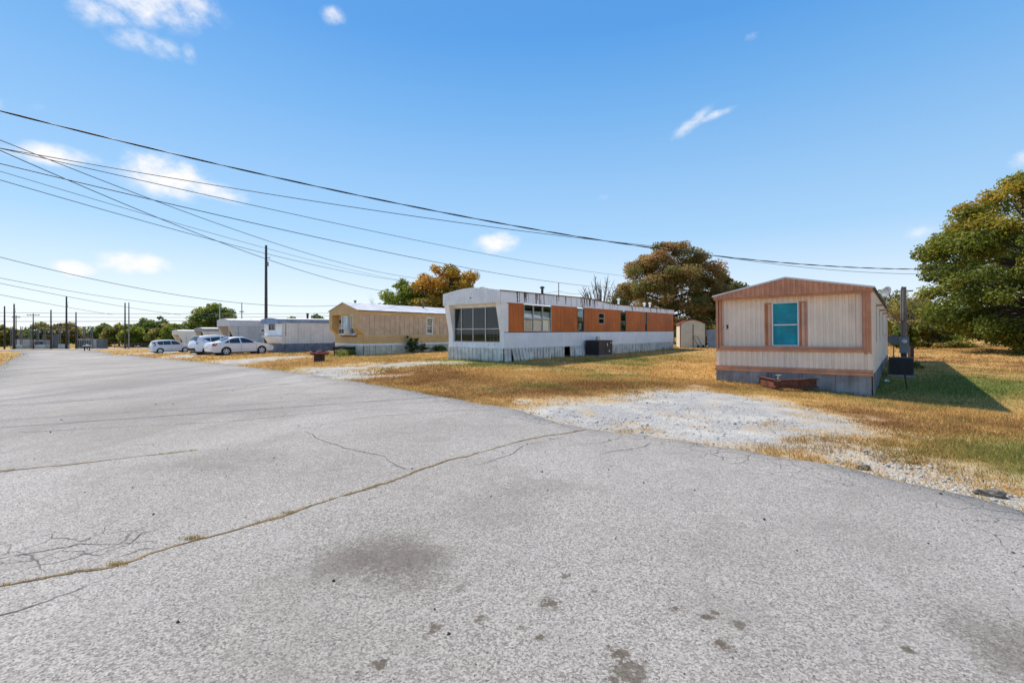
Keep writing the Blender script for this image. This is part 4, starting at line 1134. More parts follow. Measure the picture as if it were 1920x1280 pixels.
# ============ off-white home with blue fascia
M_OFFW = mat('offwhite_metal', (.80, .76, .69), .6, .12, 1.2, streak=.55, dirt=(.36, .32, .28))
M_BLUE = mat('blue_fascia', (.26, .36, .52), .6, .25, 1.5, streak=.6, dirt=(.12, .14, .2))
M_SLATE = mat('slate_skirting', (.22, .24, .29), .7, .3, 2, streak=.5, dirt=(.08, .09, .08))
def home_blue():
    h = 4; W, Ln = HOMES[h][2], HOMES[h][3]
    o = home(h, 'mobile_home', 'off-white mobile home with blue fascia and slate-blue skirting')
    pr = .62; dz = lambda y: .012 * y
    b_ = MB().corr((0, -pr, 2.42), UX, UZ, -UY, W, .34, .12, .012, top=lambda a: .36 + .12 * math.sin(math.pi * a / W)).box(0, W, -pr + .005, .0, 2.40, 2.44)
    b_.build('hood', M_BLUE, o)
    for a, b in ((-pr, 3.0), (3.01, 7.0), (7.01, 11.5), (11.51, Ln)):
        MB().hexa([(W - .02, a, 2.46 + dz(a)), (W + .05, a, 2.46 + dz(a)), (W + .05, b, 2.46 + dz(b)), (W - .02, b, 2.46 + dz(b))], [(W - .02, a, 2.76 + dz(a)), (W + .04, a, 2.76 + dz(a)), (W + .04, b, 2.76 + dz(b)), (W - .02, b, 2.76 + dz(b))]).build('fascia', M_BLUE, o)
    rf = MB(); nx = 8; ys = [-pr - .03, 4, 9, Ln]
    for y in ys:
        for i in range(nx + 1):
            rf.v.append((-.02 + (W + .1) * i / nx, y, 2.785 + dz(y) + .14 * math.sin(math.pi * i / nx)))
    for q in range(len(ys) - 1):
        for i in range(nx):
            rf.f.append((q * (nx + 1) + i, q * (nx + 1) + i + 1, (q + 1) * (nx + 1) + i + 1, (q + 1) * (nx + 1) + i))
    roof = rf.build('roof', mat('pinkish_white_roof', (.68, .62, .58), .6, .15), o, True)
    MB().tube([(1.4, 3.2, 2.8), (1.4, 3.2, 3.5)], .10, 8).lathe([(.10, 3.4), (.16, 3.42), (.16, 3.5)], 8, (1.4, 3.2, 0)).build('roof_vent', M_BLACK, roof)
    # front, window, a sagging shelf over a patched lower panel
    for a, b, c, d in rects(0, W, 1.28, 2.42, [(.95, 2.35, 1.78, 2.40)]):
        MB().box(a, b, -.3, -.24, c, d).build('wall_panel', M_WHITE, o)
    front_window(o, .95, 2.35, 1.78, 2.40, -.29, M_ALU, M_DARKGL, (1.65,), (), .05)
    cw = MB().box(1.02, 1.5, -.15, -.14, 1.82, 2.38).box(1.8, 2.1, -.15, -.14, 1.82, 2.38).build('curtain', M_CURT, o)
    MB().box(-.05, W + .04, -.52, -.24, 1.17, 1.25).build('shelf', M_WHITE, o)
    MB().hexa([(0, -.0, .56), (W, -.0, .56), (W, .1, .56), (0, .1, .56)], [(0, -.34, 1.17), (W, -.34, 1.17), (W, .1, 1.17), (0, .1, 1.17)]).build('wall_panel', M_WHITE, o)
    MB().box(0, W, -.239, .1, 1.26, 2.40).build('wall', M_INT, o)
    n = 14; p = (Ln - .02) / n
    for k in range(n):
        y0 = k * p + .0; y1 = (k + 1) * p - .014
        MB().corr((W, y0 - (.24 if k == 0 else 0), .56), UY, UZ, UX, y1 - y0 + (.24 if k == 0 else 0), 1.93, .30, .012).build('wall_panel', M_OFFW, o)
    fr = MB()
    fr.box(W + .012, W + .03, 2.95, 3.00, 1.75, 2.10).box(W + .012, W + .03, 3.45, 3.50, 1.75, 2.10).box(W + .012, W + .03, 3.0, 3.45, 1.75, 1.79).box(W + .012, W + .03, 3.0, 3.45, 2.06, 2.10)
    fr.build('hatch_frame', M_OFFW, o)
    skirt(h, o, M_SLATE, .57, .9, random.Random(4), 5, .003)
    MB().box(0, .05, .11, Ln, .5, 2.78).build('wall', M_OFFW, o)
    MB().box(.051, W - .02, Ln - .05, Ln, .5, 2.9).build('wall', M_OFFW, o)
    return o
H4 = home_blue()

# ============ the three pale homes further down the row
def home_far(h, label, wall, hood, zb, zf, ze, arch, pr, wins_front, wins_side, skirt_m, steps=False):
    """zb: foot of wall, zf: foot of fascia, ze: eave"""
    W, Ln = HOMES[h][2], HOMES[h][3]
    o = home(h, 'mobile_home', label)
    MB().corr((0, -pr, zf), UX, UZ, -UY, W, ze - zf, .14, .012, top=lambda a: ze - zf + arch * math.sin(math.pi * a / W)).box(0, W, -pr + .01, .0, zf - .03, zf).build('hood', hood, o)
    rf = MB(); nx = 8
    for y in (-pr - .03, Ln):
        for i in range(nx + 1):
            rf.v.append((-.04 + (W + .1) * i / nx, y, ze + .015 + arch * math.sin(math.pi * i / nx)))
    for i in range(nx):
        rf.f.append((i, i + 1, nx + 2 + i, nx + 1 + i))
    rf.build('roof', M_ROOFG, o, True)
    MB().box(W - .01, W + .05, -pr, Ln, zf, ze).build('fascia', hood, o)
    for x0, x1 in ((0, .35), (W - .4, W)):
        MB().hexa([(x0, 0, zb), (x1, 0, zb), (x1, .2, zb), (x0, .2, zb)], [(x0, -pr, zf - .03), (x1, -pr, zf - .03), (x1, .2, zf - .03), (x0, .2, zf - .03)]).build('wing', wall, o)
    for a, b, c, d in rects(.35, W - .4, zb, zf - .03, [(w_[0], w_[1], w_[2], w_[3]) for w_ in wins_front]):
        MB().box(a, b, .1, .16, c, d).build('wall_panel', wall, o)
    for a, b, c, d in wins_front:
        front_window(o, a, b, c, d, .1, M_ALU, M_DARKGL, (), ((c + d) / 2,), .06)
    for a, b, c, d in rects(0, Ln, zb, zf, wins_side):
        k = max(1, round((b - a) / 1.2)); p = (b - a) / k
        for q in range(k):
            MB().corr((W, a + q * p, c), UY, UZ, UX, p - .012, d - c, .3, .010).build('wall_panel', wall, o)
    for a, b, c, d in wins_side:
        side_window(h, o, a, b, c, d, M_WHITECLEAN, M_DARKGL, (), ((c + d) / 2,), cw=.09)
    skirt(h, o, skirt_m, zb + .02, .9, random.Random(h), 4, .003)
    MB().box(0, .05, .2, Ln, zb, ze).build('wall', wall, o)
    MB().box(.051, W - .02, Ln - .05, Ln, zb, ze).build('wall', wall, o)
    MB().box(.051, W - .02, .2, Ln - .051, zb, zb + .06).build('floor', M_INT, o)
    return o
M_GREYW = mat('dull_grey_metal', (.58, .58, .56), .6, .12, 1.2, streak=.4, dirt=(.26, .24, .2))
M_GREYHOOD = mat('pale_grey_hood', (.66, .67, .70), .6, .12)
M_GREYROOF = mat('grey_taupe_fascia', (.36, .345, .34), .6, .15)
M_BEIGEW = mat('pale_beige_metal', (.74, .70, .60), .6, .12, 1.2, streak=.4, dirt=(.32, .28, .2))
M_IVORY = mat('ivory_metal', (.80, .78, .71), .6, .1)
H5 = home_far(5, 'grey mobile home with arched hood, next beyond the blue-fascia one', M_GREYW, M_GREYHOOD, .35, 2.35, 2.98, .22, .95, [(.9, 1.9, .7, 2.2), (2.1, 2.7, 1.0, 2.2)], [(2.35, 3.6, 1.6, 2.1), (8, 9, 1.3, 2.1)], M_SLATE)
H6 = home_far(6, 'low beige mobile home with paired front windows behind the parked crossover', M_BEIGEW, M_GREYROOF, -.05, 1.78, 2.16, .16, .6, [(.5, 1.6, .4, 1.7), (2.0, 2.9, .4, 1.7)], [(1.9, 3.6, 1.0, 1.7)], M_SLATE)
H7 = home_far(7, 'small ivory mobile home at the far end of the row', M_IVORY, M_IVORY, -.35, 1.35, 1.92, .16, .95, [(.6, 1.4, -.1, 1.25), (2.0, 2.7, -.1, 1.25)], [(5, 6, .5, 1.2)], M_BEIGEW)

# ------------------------------------------------------------------ cars
M_TYRE = mat('tyre_rubber', (.02, .02, .02), .85, .3, 8)
M_RIM = mat('alloy_rim', (.72, .72, .73), .4, .1, 6, metal=.15)
M_ARCH = mat('dark_plastic', (.025, .025, .027), .7)
M_REDL = mat('red_tail_lamp', (.45, .012, .015), .25, .1, 4, spec=.6)
M_CLEARL = mat('headlamp', (.65, .68, .70), .2, .1, 4, spec=.7)
M_CARGL = glass_mat('car_glass', (.22, .27, .27), .10)
M_SEAT = mat('car_seat', (.06, .058, .055), .9)
def paint(name, col, dirt):
    return mat(name, col, .32, .06, 1.0, streak=.25, dirt=dirt, spec=.5, coat=.7)
def smooth(poly, it=2):
    """Chaikin on an open polyline, ends kept"""
    for _ in range(it):
        q = [poly[0]]
        for (a, b), (c, d) in zip(poly[:-1], poly[1:]):
            q += [(a * .75 + c * .25, b * .75 + d * .25), (a * .25 + c * .75, b * .25 + d * .75)]
        poly = q + [poly[-1]]
    return poly
def make_car(name, label, spec, loc, rz):
    L_, Wd, xr, xf, wr = spec['L'], spec['W'], spec['xr'], spec['xf'], spec['wr']
    belt, H = spec['belt'], spec['H']
    root = empty(name, loc, rz); tag(root, label, 'car', 'cars parked in front of the homes')
    top = smooth(spec['top'], 2)                 # from front bumper foot over the roof to rear bumper foot
    zb = spec['sill']
    bot = []
    for cx, s in ((xr, 1), (xf, 1)):
        ar = wr + .055
        t0 = math.asin(max(-1, min(1, (zb - wr) / ar)))
        bot.append([(cx - ar * math.cos(t0 + (math.pi - 2 * t0) * k / 12), wr + ar * math.sin(t0 + (math.pi - 2 * t0) * k / 12)) for k in range(13)])
    line = top + bot[0] + bot[1]
    def hw(x, z):
        u = abs(x) / (L_ / 2)
        w = Wd / 2 * (1 - .16 * max(0, (u - .62) / .38) ** 2)
        if z > belt:
            w -= (z - belt) / (H - belt) * spec['tumble']
        w -= max(0, .45 - z) * .10
        w += .018 * math.exp(-((z - .62) / .12) ** 2)
        return w
    def sidept(x, z, s, off=0.0):
        return (x, s * (hw(x, z) + off), z)
    gridp = [(x, z) for x in np.arange(-L_ / 2 + .12, L_ / 2 - .1, .17) for z in np.arange(.3, H, .13)]
    P = np.array(line); px = np.array([p[0] for p in gridp]); pz = np.array([p[1] for p in gridp])
    d = sdf(px, pz, line)
    pts = [Vector(p) for p in line] + [Vector(p) for p, q in zip(gridp, d) if q < -.07]
    n = len(line)
    vs, es, fs, *_ = delaunay_2d_cdt(pts, [(i, (i + 1) % n) for i in range(n)], [], 1, 1e-5)
    m = MB()
    for s in (-1, 1):
        m.add([sidept(v.x, v.y, s) for v in vs], [tuple(f) if s < 0 else tuple(f)[::-1] for f in fs])
    # skin across the car
    K = 8
    strip = []
    for (x, z) in top:
        w = hw(x, z); row = []
        for k in range(K + 1):
            t = -1 + 2 * k / K
            bow = .045 * (1 - t * t) if z > .5 else 0.0
            nose = (.10 if x > 0 else -.06) * (1 - t * t) * max(0, (abs(x) / (L_ / 2) - .8) / .2)
            row.append((x + nose, t * w, z + bow - (.0 if abs(t) < .99 else .0)))
        strip.append(row)
    o_ = len(m.v)
    for r_ in strip:
        m.v += r_
    for i in range(len(strip) - 1):
        for k in range(K):
            m.f.append((o_ + i * (K + 1) + k, o_ + i * (K + 1) + k + 1, o_ + (i + 1) * (K + 1) + k + 1, o_ + (i + 1) * (K + 1) + k))
    body = m.build('body', spec['paint'], root)
    body.data.polygons.foreach_set('use_smooth', [True] * len(body.data.polygons))
    try:
        body.data.set_sharp_from_angle(angle=R(35))
    except Exception:
        pass
    # dark underside and arches
    MB().box(-L_ / 2 + .15, L_ / 2 - .15, -Wd / 2 + .16, Wd / 2 - .16, .17, .32).build('underbody', M_ARCH, root)
    for cx in (xr, xf):
        for s in (-1, 1):
            MB().lathe([(wr + .05, s * (Wd / 2 - .30)), (wr + .05, s * (Wd / 2 - .02))], 20, (cx, 0, wr + .0), 'y').build('wheel_well', M_ARCH, root)
    # windows: side lights proud of the skin, front and rear screens
    for poly in spec['glass']:
        for s in (-1, 1):
            q = [sidept(x, z, s, .006) for x, z in poly]
            MB().add(q, [tuple(range(len(q))) if s > 0 else tuple(range(len(q)))[::-1]]).build('side_window', spec.get('glassmat', M_CARGLD), root)
    for (x0, z0), (x1, z1), nm in spec['screens']:
        q = MB(); rows = []
        nn = Vector((-(z1 - z0), 0, (x1 - x0))).normalized(); nn = nn if nn.z > 0 else -nn
        for t in (0, .5, 1):
            x, z = x0 + (x1 - x0) * t, z0 + (z1 - z0) * t
            w = hw(x, z) - .10
            for k in range(7):
                u = -1 + 2 * k / 6
                q.v.append((x + nn.x * .035, u * w, z + nn.z * .035 + .045 * (1 - u * u)))
        for i in range(2):
            for k in range(6):
                q.f.append((i * 7 + k, i * 7 + k + 1, (i + 1) * 7 + k + 1, (i + 1) * 7 + k))
        q.build(nm, M_CARGLD, root)
    # trim
    for poly, nm, mm in spec['lamps']:
        for s in (-1, 1):
            q = [sidept(x, z, s, .008) for x, z in poly]
            MB().add(q, [tuple(range(len(q))) if s > 0 else tuple(range(len(q)))[::-1]]).build(nm, mm, root)
    for x in spec['seams']:
        for s in (-1, 1):
            q = MB(); zz = np.linspace(zb + .06, belt - .01, 6)
            q.v += [sidept(x - .006, z, s, .004) for z in zz] + [sidept(x + .006, z, s, .004) for z in zz]
            q.f += [(k, k + 6, k + 7, k + 1) for k in range(5)]
            q.build('door_gap', M_ARCH, root)
    for x in spec['handles']:
        for s in (-1, 1):
            y = s * (hw(x, belt - .12) + .012)
            MB().box(x - .09, x + .09, min(y, y + s * .025), max(y, y + s * .025), belt - .135, belt - .105).build('door_handle', spec.get('handlemat', spec['paint']), root)
    mx = spec['mirror']
    for s in (-1, 1):
        y = s * (hw(mx, belt) + .02)
        MB().hexa([(mx - .06, y, belt + .0), (mx + .10, y, belt + .02), (mx + .08, y + s * .20, belt + .03), (mx - .06, y + s * .20, belt + .02)], [(mx - .06, y, belt + .10), (mx + .06, y, belt + .09), (mx + .05, y + s * .20, belt + .15), (mx - .06, y + s * .20, belt + .16)]).build('mirror', spec['paint'], root)
    for args, nm, mm in spec.get('extra', []):
        MB().box(*args).build(nm, mm, root)
    MB().box(-.75, -.62, -.6, .6, .45, 1.0).box(.25, .38, -.6, .6, .45, 1.05).box(.26, .36, -.5, -.25, 1.06, 1.25).box(.26, .36, .25, .5, 1.06, 1.25).build('seats', M_SEAT, root)
    for cx in (xr, xf):
        for s in (-1, 1):
            y0 = s * (Wd / 2 - .215); y1 = s * (Wd / 2 - .005)
            t = MB().lathe([(wr * .62, y0), (wr * .96, y0), (wr, y0 + s * .03), (wr, y1 - s * .03), (wr * .95, y1), (wr * .68, y1 - s * .006), (wr * .64, y1 - s * .07)], 26, (cx, 0, wr), 'y')
            w = t.build('wheel', M_TYRE, root, True)
            w.location = (0, 0, 0)
            rm = MB()
            rm.lathe([(wr * .67, y1 - s * .06), (wr * .675, y1 - s * .002), (wr * .60, y1 - s * .006), (wr * .57, y1 - s * .06)], 22, (cx, 0, wr), 'y')
            del rm.f[-2:]
            for k in range(spec['spokes']):
                a = 2 * math.pi * k / spec['spokes'] + .3
                ca, sa = math.cos(a), math.sin(a); wi = .05 if spec['spokes'] < 8 else .03
                ptsq = [(-wi * .8, 0), (wi * .8, 0), (wi, wr * .60), (-wi, wr * .60)]
                ff = lambda p, q: (cx + q * ca - p * sa, wr + q * sa + p * ca)
                b_ = [(ff(*p)[0], y1 - s * .035, ff(*p)[1]) for p in ptsq]; t_ = [(ff(*p)[0], y1 - s * .008, ff(*p)[1]) for p in ptsq]
                rm.hexa(b_, t_)
            rm.lathe([(.02, y1 - s * .05), (.07, y1 - s * .04), (.06, y1 - s * .003), (.01, y1)], 10, (cx, 0, wr), 'y')
            rm.build('rim', M_RIM, w)
    return root
M_CARGLD = mat('tinted_car_glass', (.035, .045, .05), .08, .3, 2, spec=.6)
P_WHITE = paint('white_car_paint', (.80, .80, .82), (.55, .52, .48))
P_SILVER = paint('silver_car_paint', (.66, .68, .72), (.42, .38, .32))
SEDAN = dict(L=4.84, W=1.83, H=1.46, xr=-1.37, xf=1.37, wr=.33, sill=.24, belt=.93, tumble=.27, paint=P_WHITE, spokes=5,
    top=[(2.20, .24), (2.38, .30), (2.42, .52), (2.36, .70), (2.05, .82), (1.55, .90), (1.05, .97), (.75, 1.16), (.35, 1.38), (.05, 1.445), (-.45, 1.455), (-.85, 1.41), (-1.25, 1.28), (-1.70, 1.09), (-1.95, 1.05), (-2.25, 1.03), (-2.36, .95), (-2.40, .72), (-2.42, .50), (-2.34, .28), (-2.2, .24)],
    glass=[[(-1.50, 1.00), (-1.42, 1.07), (-1.16, 1.22), (-1.14, 1.00)], [(-1.10, .98), (-1.10, 1.24), (-.80, 1.34), (-.36, 1.385), (-.30, .97)], [(-.20, .97), (-.25, 1.385), (.02, 1.375), (.32, 1.29), (.90, 1.0), (.86, .97)]],
    screens=[((1.00, .99), (.40, 1.36), 'windscreen'), ((-1.62, 1.12), (-1.02, 1.37), 'rear_window')],
    lamps=[([(-2.34, .96), (-2.08, .98), (-1.98, .92), (-2.10, .78), (-2.34, .76)], 'tail_lamp', M_REDL), ([(2.28, .70), (2.02, .79), (1.90, .76), (2.10, .62), (2.30, .58)], 'headlamp', M_CLEARL)],
    seams=[-.25, .93], handles=[-1.0, .05], mirror=.72,
    extra=[((-2.47, -2.415, -.25, .25, .62, .76), 'number_plate', M_WHITECLEAN), ((-2.40, -2.1, -.70, .70, .20, .30), 'rear_valance', M_ARCH)])
CROSSOVER = dict(L=4.48, W=1.85, H=1.66, xr=-1.32, xf=1.34, wr=.36, sill=.30, belt=1.06, tumble=.26, paint=P_WHITE, spokes=10,
    top=[(2.05, .30), (2.20, .38), (2.25, .65), (2.12, .92), (1.70, 1.03), (1.10, 1.12), (.75, 1.34), (.35, 1.56), (.0, 1.64), (-.8, 1.655), (-1.40, 1.61), (-1.88, 1.54), (-1.95, 1.46), (-2.05, 1.22), (-2.18, 1.02), (-2.24, .70), (-2.22, .42), (-2.08, .30)],
    glass=[[(-1.70, 1.30), (-1.45, 1.42), (-1.10, 1.46), (-1.06, 1.13)], [(-1.02, 1.12), (-1.04, 1.47), (-.42, 1.52), (-.30, 1.52), (-.26, 1.10)], [(-.18, 1.10), (-.20, 1.52), (.10, 1.50), (.40, 1.40), (.92, 1.13), (.90, 1.10)]],
    screens=[((1.08, 1.13), (.40, 1.54), 'windscreen'), ((-2.08, 1.16), (-1.93, 1.48), 'rear_window')],
    lamps=[([(-2.15, 1.08), (-2.05, 1.12), (-1.55, 1.20), (-1.62, 1.11), (-2.02, .96), (-2.15, .95)], 'tail_lamp', M_REDL), ([(2.10, .84), (1.80, .95), (1.60, .94), (1.90, .78), (2.12, .74)], 'headlamp', M_CLEARL)],
    seams=[-.22, .95], handles=[-.95, .10], mirror=.78,
    extra=[((-2.28, -2.225, -.25, .25, .78, .92), 'number_plate', M_WHITECLEAN), ((-2.285, -2.05, -.76, .76, .36, .60), 'rear_bumper', M_ARCH), ((-2.06, -1.80, -.60, .60, 1.575, 1.61), 'spoiler', P_WHITE)])
BOXY = dict(L=4.12, W=1.80, H=1.62, xr=-1.27, xf=1.28, wr=.325, sill=.25, belt=1.0, tumble=.18, paint=P_SILVER, spokes=7,
    top=[(1.90, .25), (2.03, .32), (2.06, .60), (1.98, .84), (1.70, .98), (1.15, 1.05), (.92, 1.16), (.52, 1.45), (.25, 1.56), (-.3, 1.61), (-1.2, 1.60), (-1.72, 1.55), (-1.86, 1.46), (-1.96, 1.10), (-2.04, .90), (-2.06, .55), (-2.0, .32), (-1.88, .25)],
    glass=[[(-1.45, 1.14), (-1.52, 1.32), (-1.48, 1.44), (-.98, 1.49), (-.92, 1.05), (-1.30, 1.06)], [(-.88, 1.05), (-.94, 1.49), (-.22, 1.51), (-.14, 1.04)], [(-.08, 1.04), (-.14, 1.51), (.22, 1.47), (.50, 1.36), (.92, 1.08), (.90, 1.04)]],
    screens=[((1.08, 1.10), (.52, 1.46), 'windscreen'), ((-1.94, 1.14), (-1.86, 1.46), 'rear_window')],
    lamps=[([(-1.94, .88), (-1.90, 1.38), (-1.74, 1.42), (-1.66, 1.02), (-1.80, .86)], 'tail_lamp', M_REDL), ([(1.92, .76), (1.66, .92), (1.46, .90), (1.70, .72)], 'headlamp', M_CLEARL)],
    seams=[-.10, .92], handles=[-.78, .16], mirror=.80,
    extra=[((-2.10, -2.055, -.25, .25, .66, .78), 'number_plate', M_WHITECLEAN), ((2.045, 2.085, -.55, .55, .42, .62), 'grille', M_ARCH)])
def park(spec, xy, ang, name, label):
    x, y = xy; d = Vector((math.sin(R(ang)), math.cos(R(ang))))
    zr = g(x + d.x * spec['xr'], y + d.y * spec['xr']); zf = g(x + d.x * spec['xf'], y + d.y * spec['xf'])
    c = make_car(name, label, spec, (x, y, (zr + zf) / 2 + .01), R(90 - ang))
    c.rotation_euler = (0, -math.atan2(zf - zr, spec['xf'] - spec['xr']), R(90 - ang))
    return c
def from_rear_wheel(spec, px, py, ang):
    """centre of a car whose right rear wheel stands at px, py"""
    d = Vector((math.sin(R(ang)), math.cos(R(ang)))); r_ = Vector((d.y, -d.x))
    c = Vector((px, py)) - d * spec['xr'] - r_ * (spec['W'] / 2 - .1)
    return (c.x, c.y)
park(SEDAN, from_rear_wheel(SEDAN, -23.25, 37.0, 38), 38, 'parked_car', 'white four-door sedan parked in front of the blue-fascia home')
park(CROSSOVER, from_rear_wheel(CROSSOVER, -26.3, 39.3, 36), 36, 'parked_car', 'white crossover with black lower bumper, half hidden behind the sedan')
park(BOXY, from_rear_wheel(BOXY, -42.9, 55.5, 40), 40, 'parked_car', 'boxy silver-blue hatchback parked alone beside the far ivory home')

# ------------------------------------------------------------------ trees
def leaf_mat(name, ramp, trans=.35):
    m, N, L, bs = _nt(name)
    out = [n for n in N if n.type == 'OUTPUT_MATERIAL'][0]
    a = N.new('ShaderNodeAttribute'); a.attribute_name = 'tint'
    r_ = N.new('ShaderNodeValToRGB'); el = r_.color_ramp.elements
    el[0].position, el[0].color = ramp[0][0], (*ramp[0][1], 1); el[1].position, el[1].color = ramp[-1][0], (*ramp[-1][1], 1)
    for p, c in ramp[1:-1]:
        e = el.new(p); e.color = (*c, 1)
    L.new(a.outputs['Fac'], r_.inputs[0])
    bs.inputs['Roughness'].default_value = .55; bs.inputs['Specular IOR Level'].default_value = .3
    L.new(r_.outputs[0], bs.inputs['Base Color'])
    tr = N.new('ShaderNodeBsdfTranslucent'); L.new(r_.outputs[0], tr.inputs[0])
    mx = N.new('ShaderNodeMixShader'); mx.inputs[0].default_value = trans
    L.new(bs.outputs[0], mx.inputs[1]); L.new(tr.outputs[0], mx.inputs[2]); L.new(mx.outputs[0], out.inputs['Surface'])
    return m
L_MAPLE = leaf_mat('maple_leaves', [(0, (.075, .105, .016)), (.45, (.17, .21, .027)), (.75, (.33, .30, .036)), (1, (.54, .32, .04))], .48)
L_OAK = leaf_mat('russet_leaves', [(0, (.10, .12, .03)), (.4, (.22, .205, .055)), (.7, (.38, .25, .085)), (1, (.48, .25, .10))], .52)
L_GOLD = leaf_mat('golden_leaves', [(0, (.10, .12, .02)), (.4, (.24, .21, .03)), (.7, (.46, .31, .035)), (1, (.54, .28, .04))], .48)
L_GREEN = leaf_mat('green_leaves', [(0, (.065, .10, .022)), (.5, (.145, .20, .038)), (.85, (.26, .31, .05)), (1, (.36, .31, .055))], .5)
L_BRIGHT = leaf_mat('bright_green_leaves', [(0, (.10, .14, .02)), (.5, (.21, .27, .03)), (1, (.38, .36, .05))], .48)
L_SCRUB = leaf_mat('scrub_leaves', [(0, (.12, .14, .03)), (.5, (.29, .28, .06)), (.8, (.46, .36, .09)), (1, (.48, .28, .11))], .52)
M_BARK = mat('bark', (.09, .072, .058), .95, .4, 4, bump=.6, bscale=18)
M_BARKP = mat('pale_bark', (.20, .175, .15), .95, .35, 4)

def crown_mesh(name, clumps, nleaf, leaf, rg, mat_, flat=.62):
    """leaf-sized faces gathered in clumps; clumps = [(x,y,z,r,hue)]"""
    C = np.array(clumps); wgt = C[:, 3] ** 2; idx = rg.choice(len(C), nleaf, p=wgt / wgt.sum())
    d = rg.normal(0, 1, (nleaf, 3)); d /= np.linalg.norm(d, axis=1)[:, None] + 1e-9
    rad = rg.uniform(0, 1, nleaf) ** (.45)
    P = C[idx, :3] + d * (C[idx, 3] * rad)[:, None] * np.array((1, 1, flat))
    nrm = d * .6 + rg.normal(0, .7, (nleaf, 3)) + np.array((0, 0, .5)); nrm /= np.linalg.norm(nrm, axis=1)[:, None]
    t = np.cross(nrm, rg.normal(0, 1, (nleaf, 3))); t /= np.linalg.norm(t, axis=1)[:, None] + 1e-9
    b = np.cross(nrm, t); s = leaf * rg.uniform(.55, 1.35, nleaf)[:, None]
    V = np.empty((nleaf, 4, 3)); V[:, 0] = P - t * s * .6; V[:, 1] = P + b * s * .36 + nrm * s * .08; V[:, 2] = P + t * s * .6; V[:, 3] = P - b * s * .36 + nrm * s * .08
    tint = np.clip(C[idx, 4] + rg.normal(0, .13, nleaf), 0, 1)
    return V.reshape(-1, 3), np.arange(nleaf * 4).reshape(-1, 4), np.repeat(tint, 4)
def make_tree(name, label, cat, group, xy, h, rx, zc0, nclump, nleaf, leaf, lm, seed, trunk=.22, shape=1.0, clr=(.9, 1.7), hue=(.1, .8), stems=1, ry=None, bark=None, z0=None, hue_fn=None, shell=.55, lean=0.0, egg=False):
    """h: height of the crown top, zc0: height of its foot, rx: half width"""
    rg = np.random.default_rng(seed); rr_ = random.Random(seed)
    x0, y0 = xy; zg = g(x0, y0) if z0 is None else z0
    ry = ry or rx
    root = empty(name, (x0, y0, zg)); tag(root, label, cat, group)
    cl = []
    tries = 0
    while len(cl) < nclump and tries < nclump * 40:
        tries += 1
        v = rg.normal(0, 1, 3); v /= np.linalg.norm(v); r = rg.uniform(shell, 1.0) if rg.random() < .8 else rg.uniform(.2, shell)
        z = (v[2] * r + 1) / 2                   # 0 foot .. 1 top
        wfac = (math.sin(math.pi * min(1, (z * .9 + .12))) ** .55) if not egg else ((max(0, 1 - ((z - .30) / .70) ** 2) ** .55) if z > .30 else .72 + .28 * z / .30)
        if egg:
            z = rg.uniform(0, 1) ** .9; a_ = rg.uniform(0, 2 * math.pi); r = rg.uniform(shell, 1.0) if rg.random() < .85 else rg.uniform(.1, shell)
            wfac = (max(0, 1 - ((z - .30) / .70) ** 2) ** .55) if z > .30 else .72 + .28 * z / .30
            v = np.array((math.cos(a_), math.sin(a_), z * 2 - 1))
        X, Y, Z = v[0] * r * rx * wfac * 1.08, v[1] * r * ry * wfac * 1.08, zc0 + z * (h - zc0)
        cr = rg.uniform(*clr) * (1.0 if z < .8 else .75)
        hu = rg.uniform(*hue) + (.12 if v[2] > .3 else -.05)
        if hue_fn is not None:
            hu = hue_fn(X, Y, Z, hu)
        cl.append((X * (1 - cr / (rx * 4)) + lean * z, Y * (1 - cr / (ry * 4)), min(Z, h - cr * .5), cr, hu))
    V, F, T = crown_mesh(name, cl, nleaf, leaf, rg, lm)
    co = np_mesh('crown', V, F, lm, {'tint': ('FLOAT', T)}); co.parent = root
    tm = MB()
    for s in range(stems):
        ox, oy = (0, 0) if stems == 1 else (rr_.uniform(-1, 1) * rx * .16, rr_.uniform(-1, 1) * ry * .12)
        th = zc0 + (h - zc0) * .62
        path = [(ox, oy, -.25), (ox, oy, .15), (ox * 1.1 + rr_.uniform(-.1, .1), oy, th * .35), (ox * 1.3 + rr_.uniform(-.25, .25), oy + rr_.uniform(-.2, .2), th * .7), (ox * 1.5 + rr_.uniform(-.3, .3), oy, th)]
        tm.tube(path, [trunk * 1.35, trunk, trunk * .85, trunk * .55, trunk * .2], 9)
        mine = cl[s::stems]
        for c in mine[:: max(1, len(mine) // 46)]:
            zt = max(.35 * th, min(th * .95, c[2] - .35 * math.hypot(c[0], c[1]) - .2)); f = zt / th
            sx, sy = ox * (1 + .5 * f), oy
            mid = ((sx + c[0]) / 2 + rr_.uniform(-.2, .2), (sy + c[1]) / 2 + rr_.uniform(-.2, .2), (zt + c[2]) / 2 - .15 + rr_.uniform(-.1, .25))
            r0 = trunk * (.5 - .25 * f)
            tm.tube([(sx, sy, zt), mid, c[:3]], [r0, r0 * .55, r0 * .15], 5, False)
    tm.build('trunk', bark or M_BARK, root, True)
    return root
GB = 'trees behind the homes'
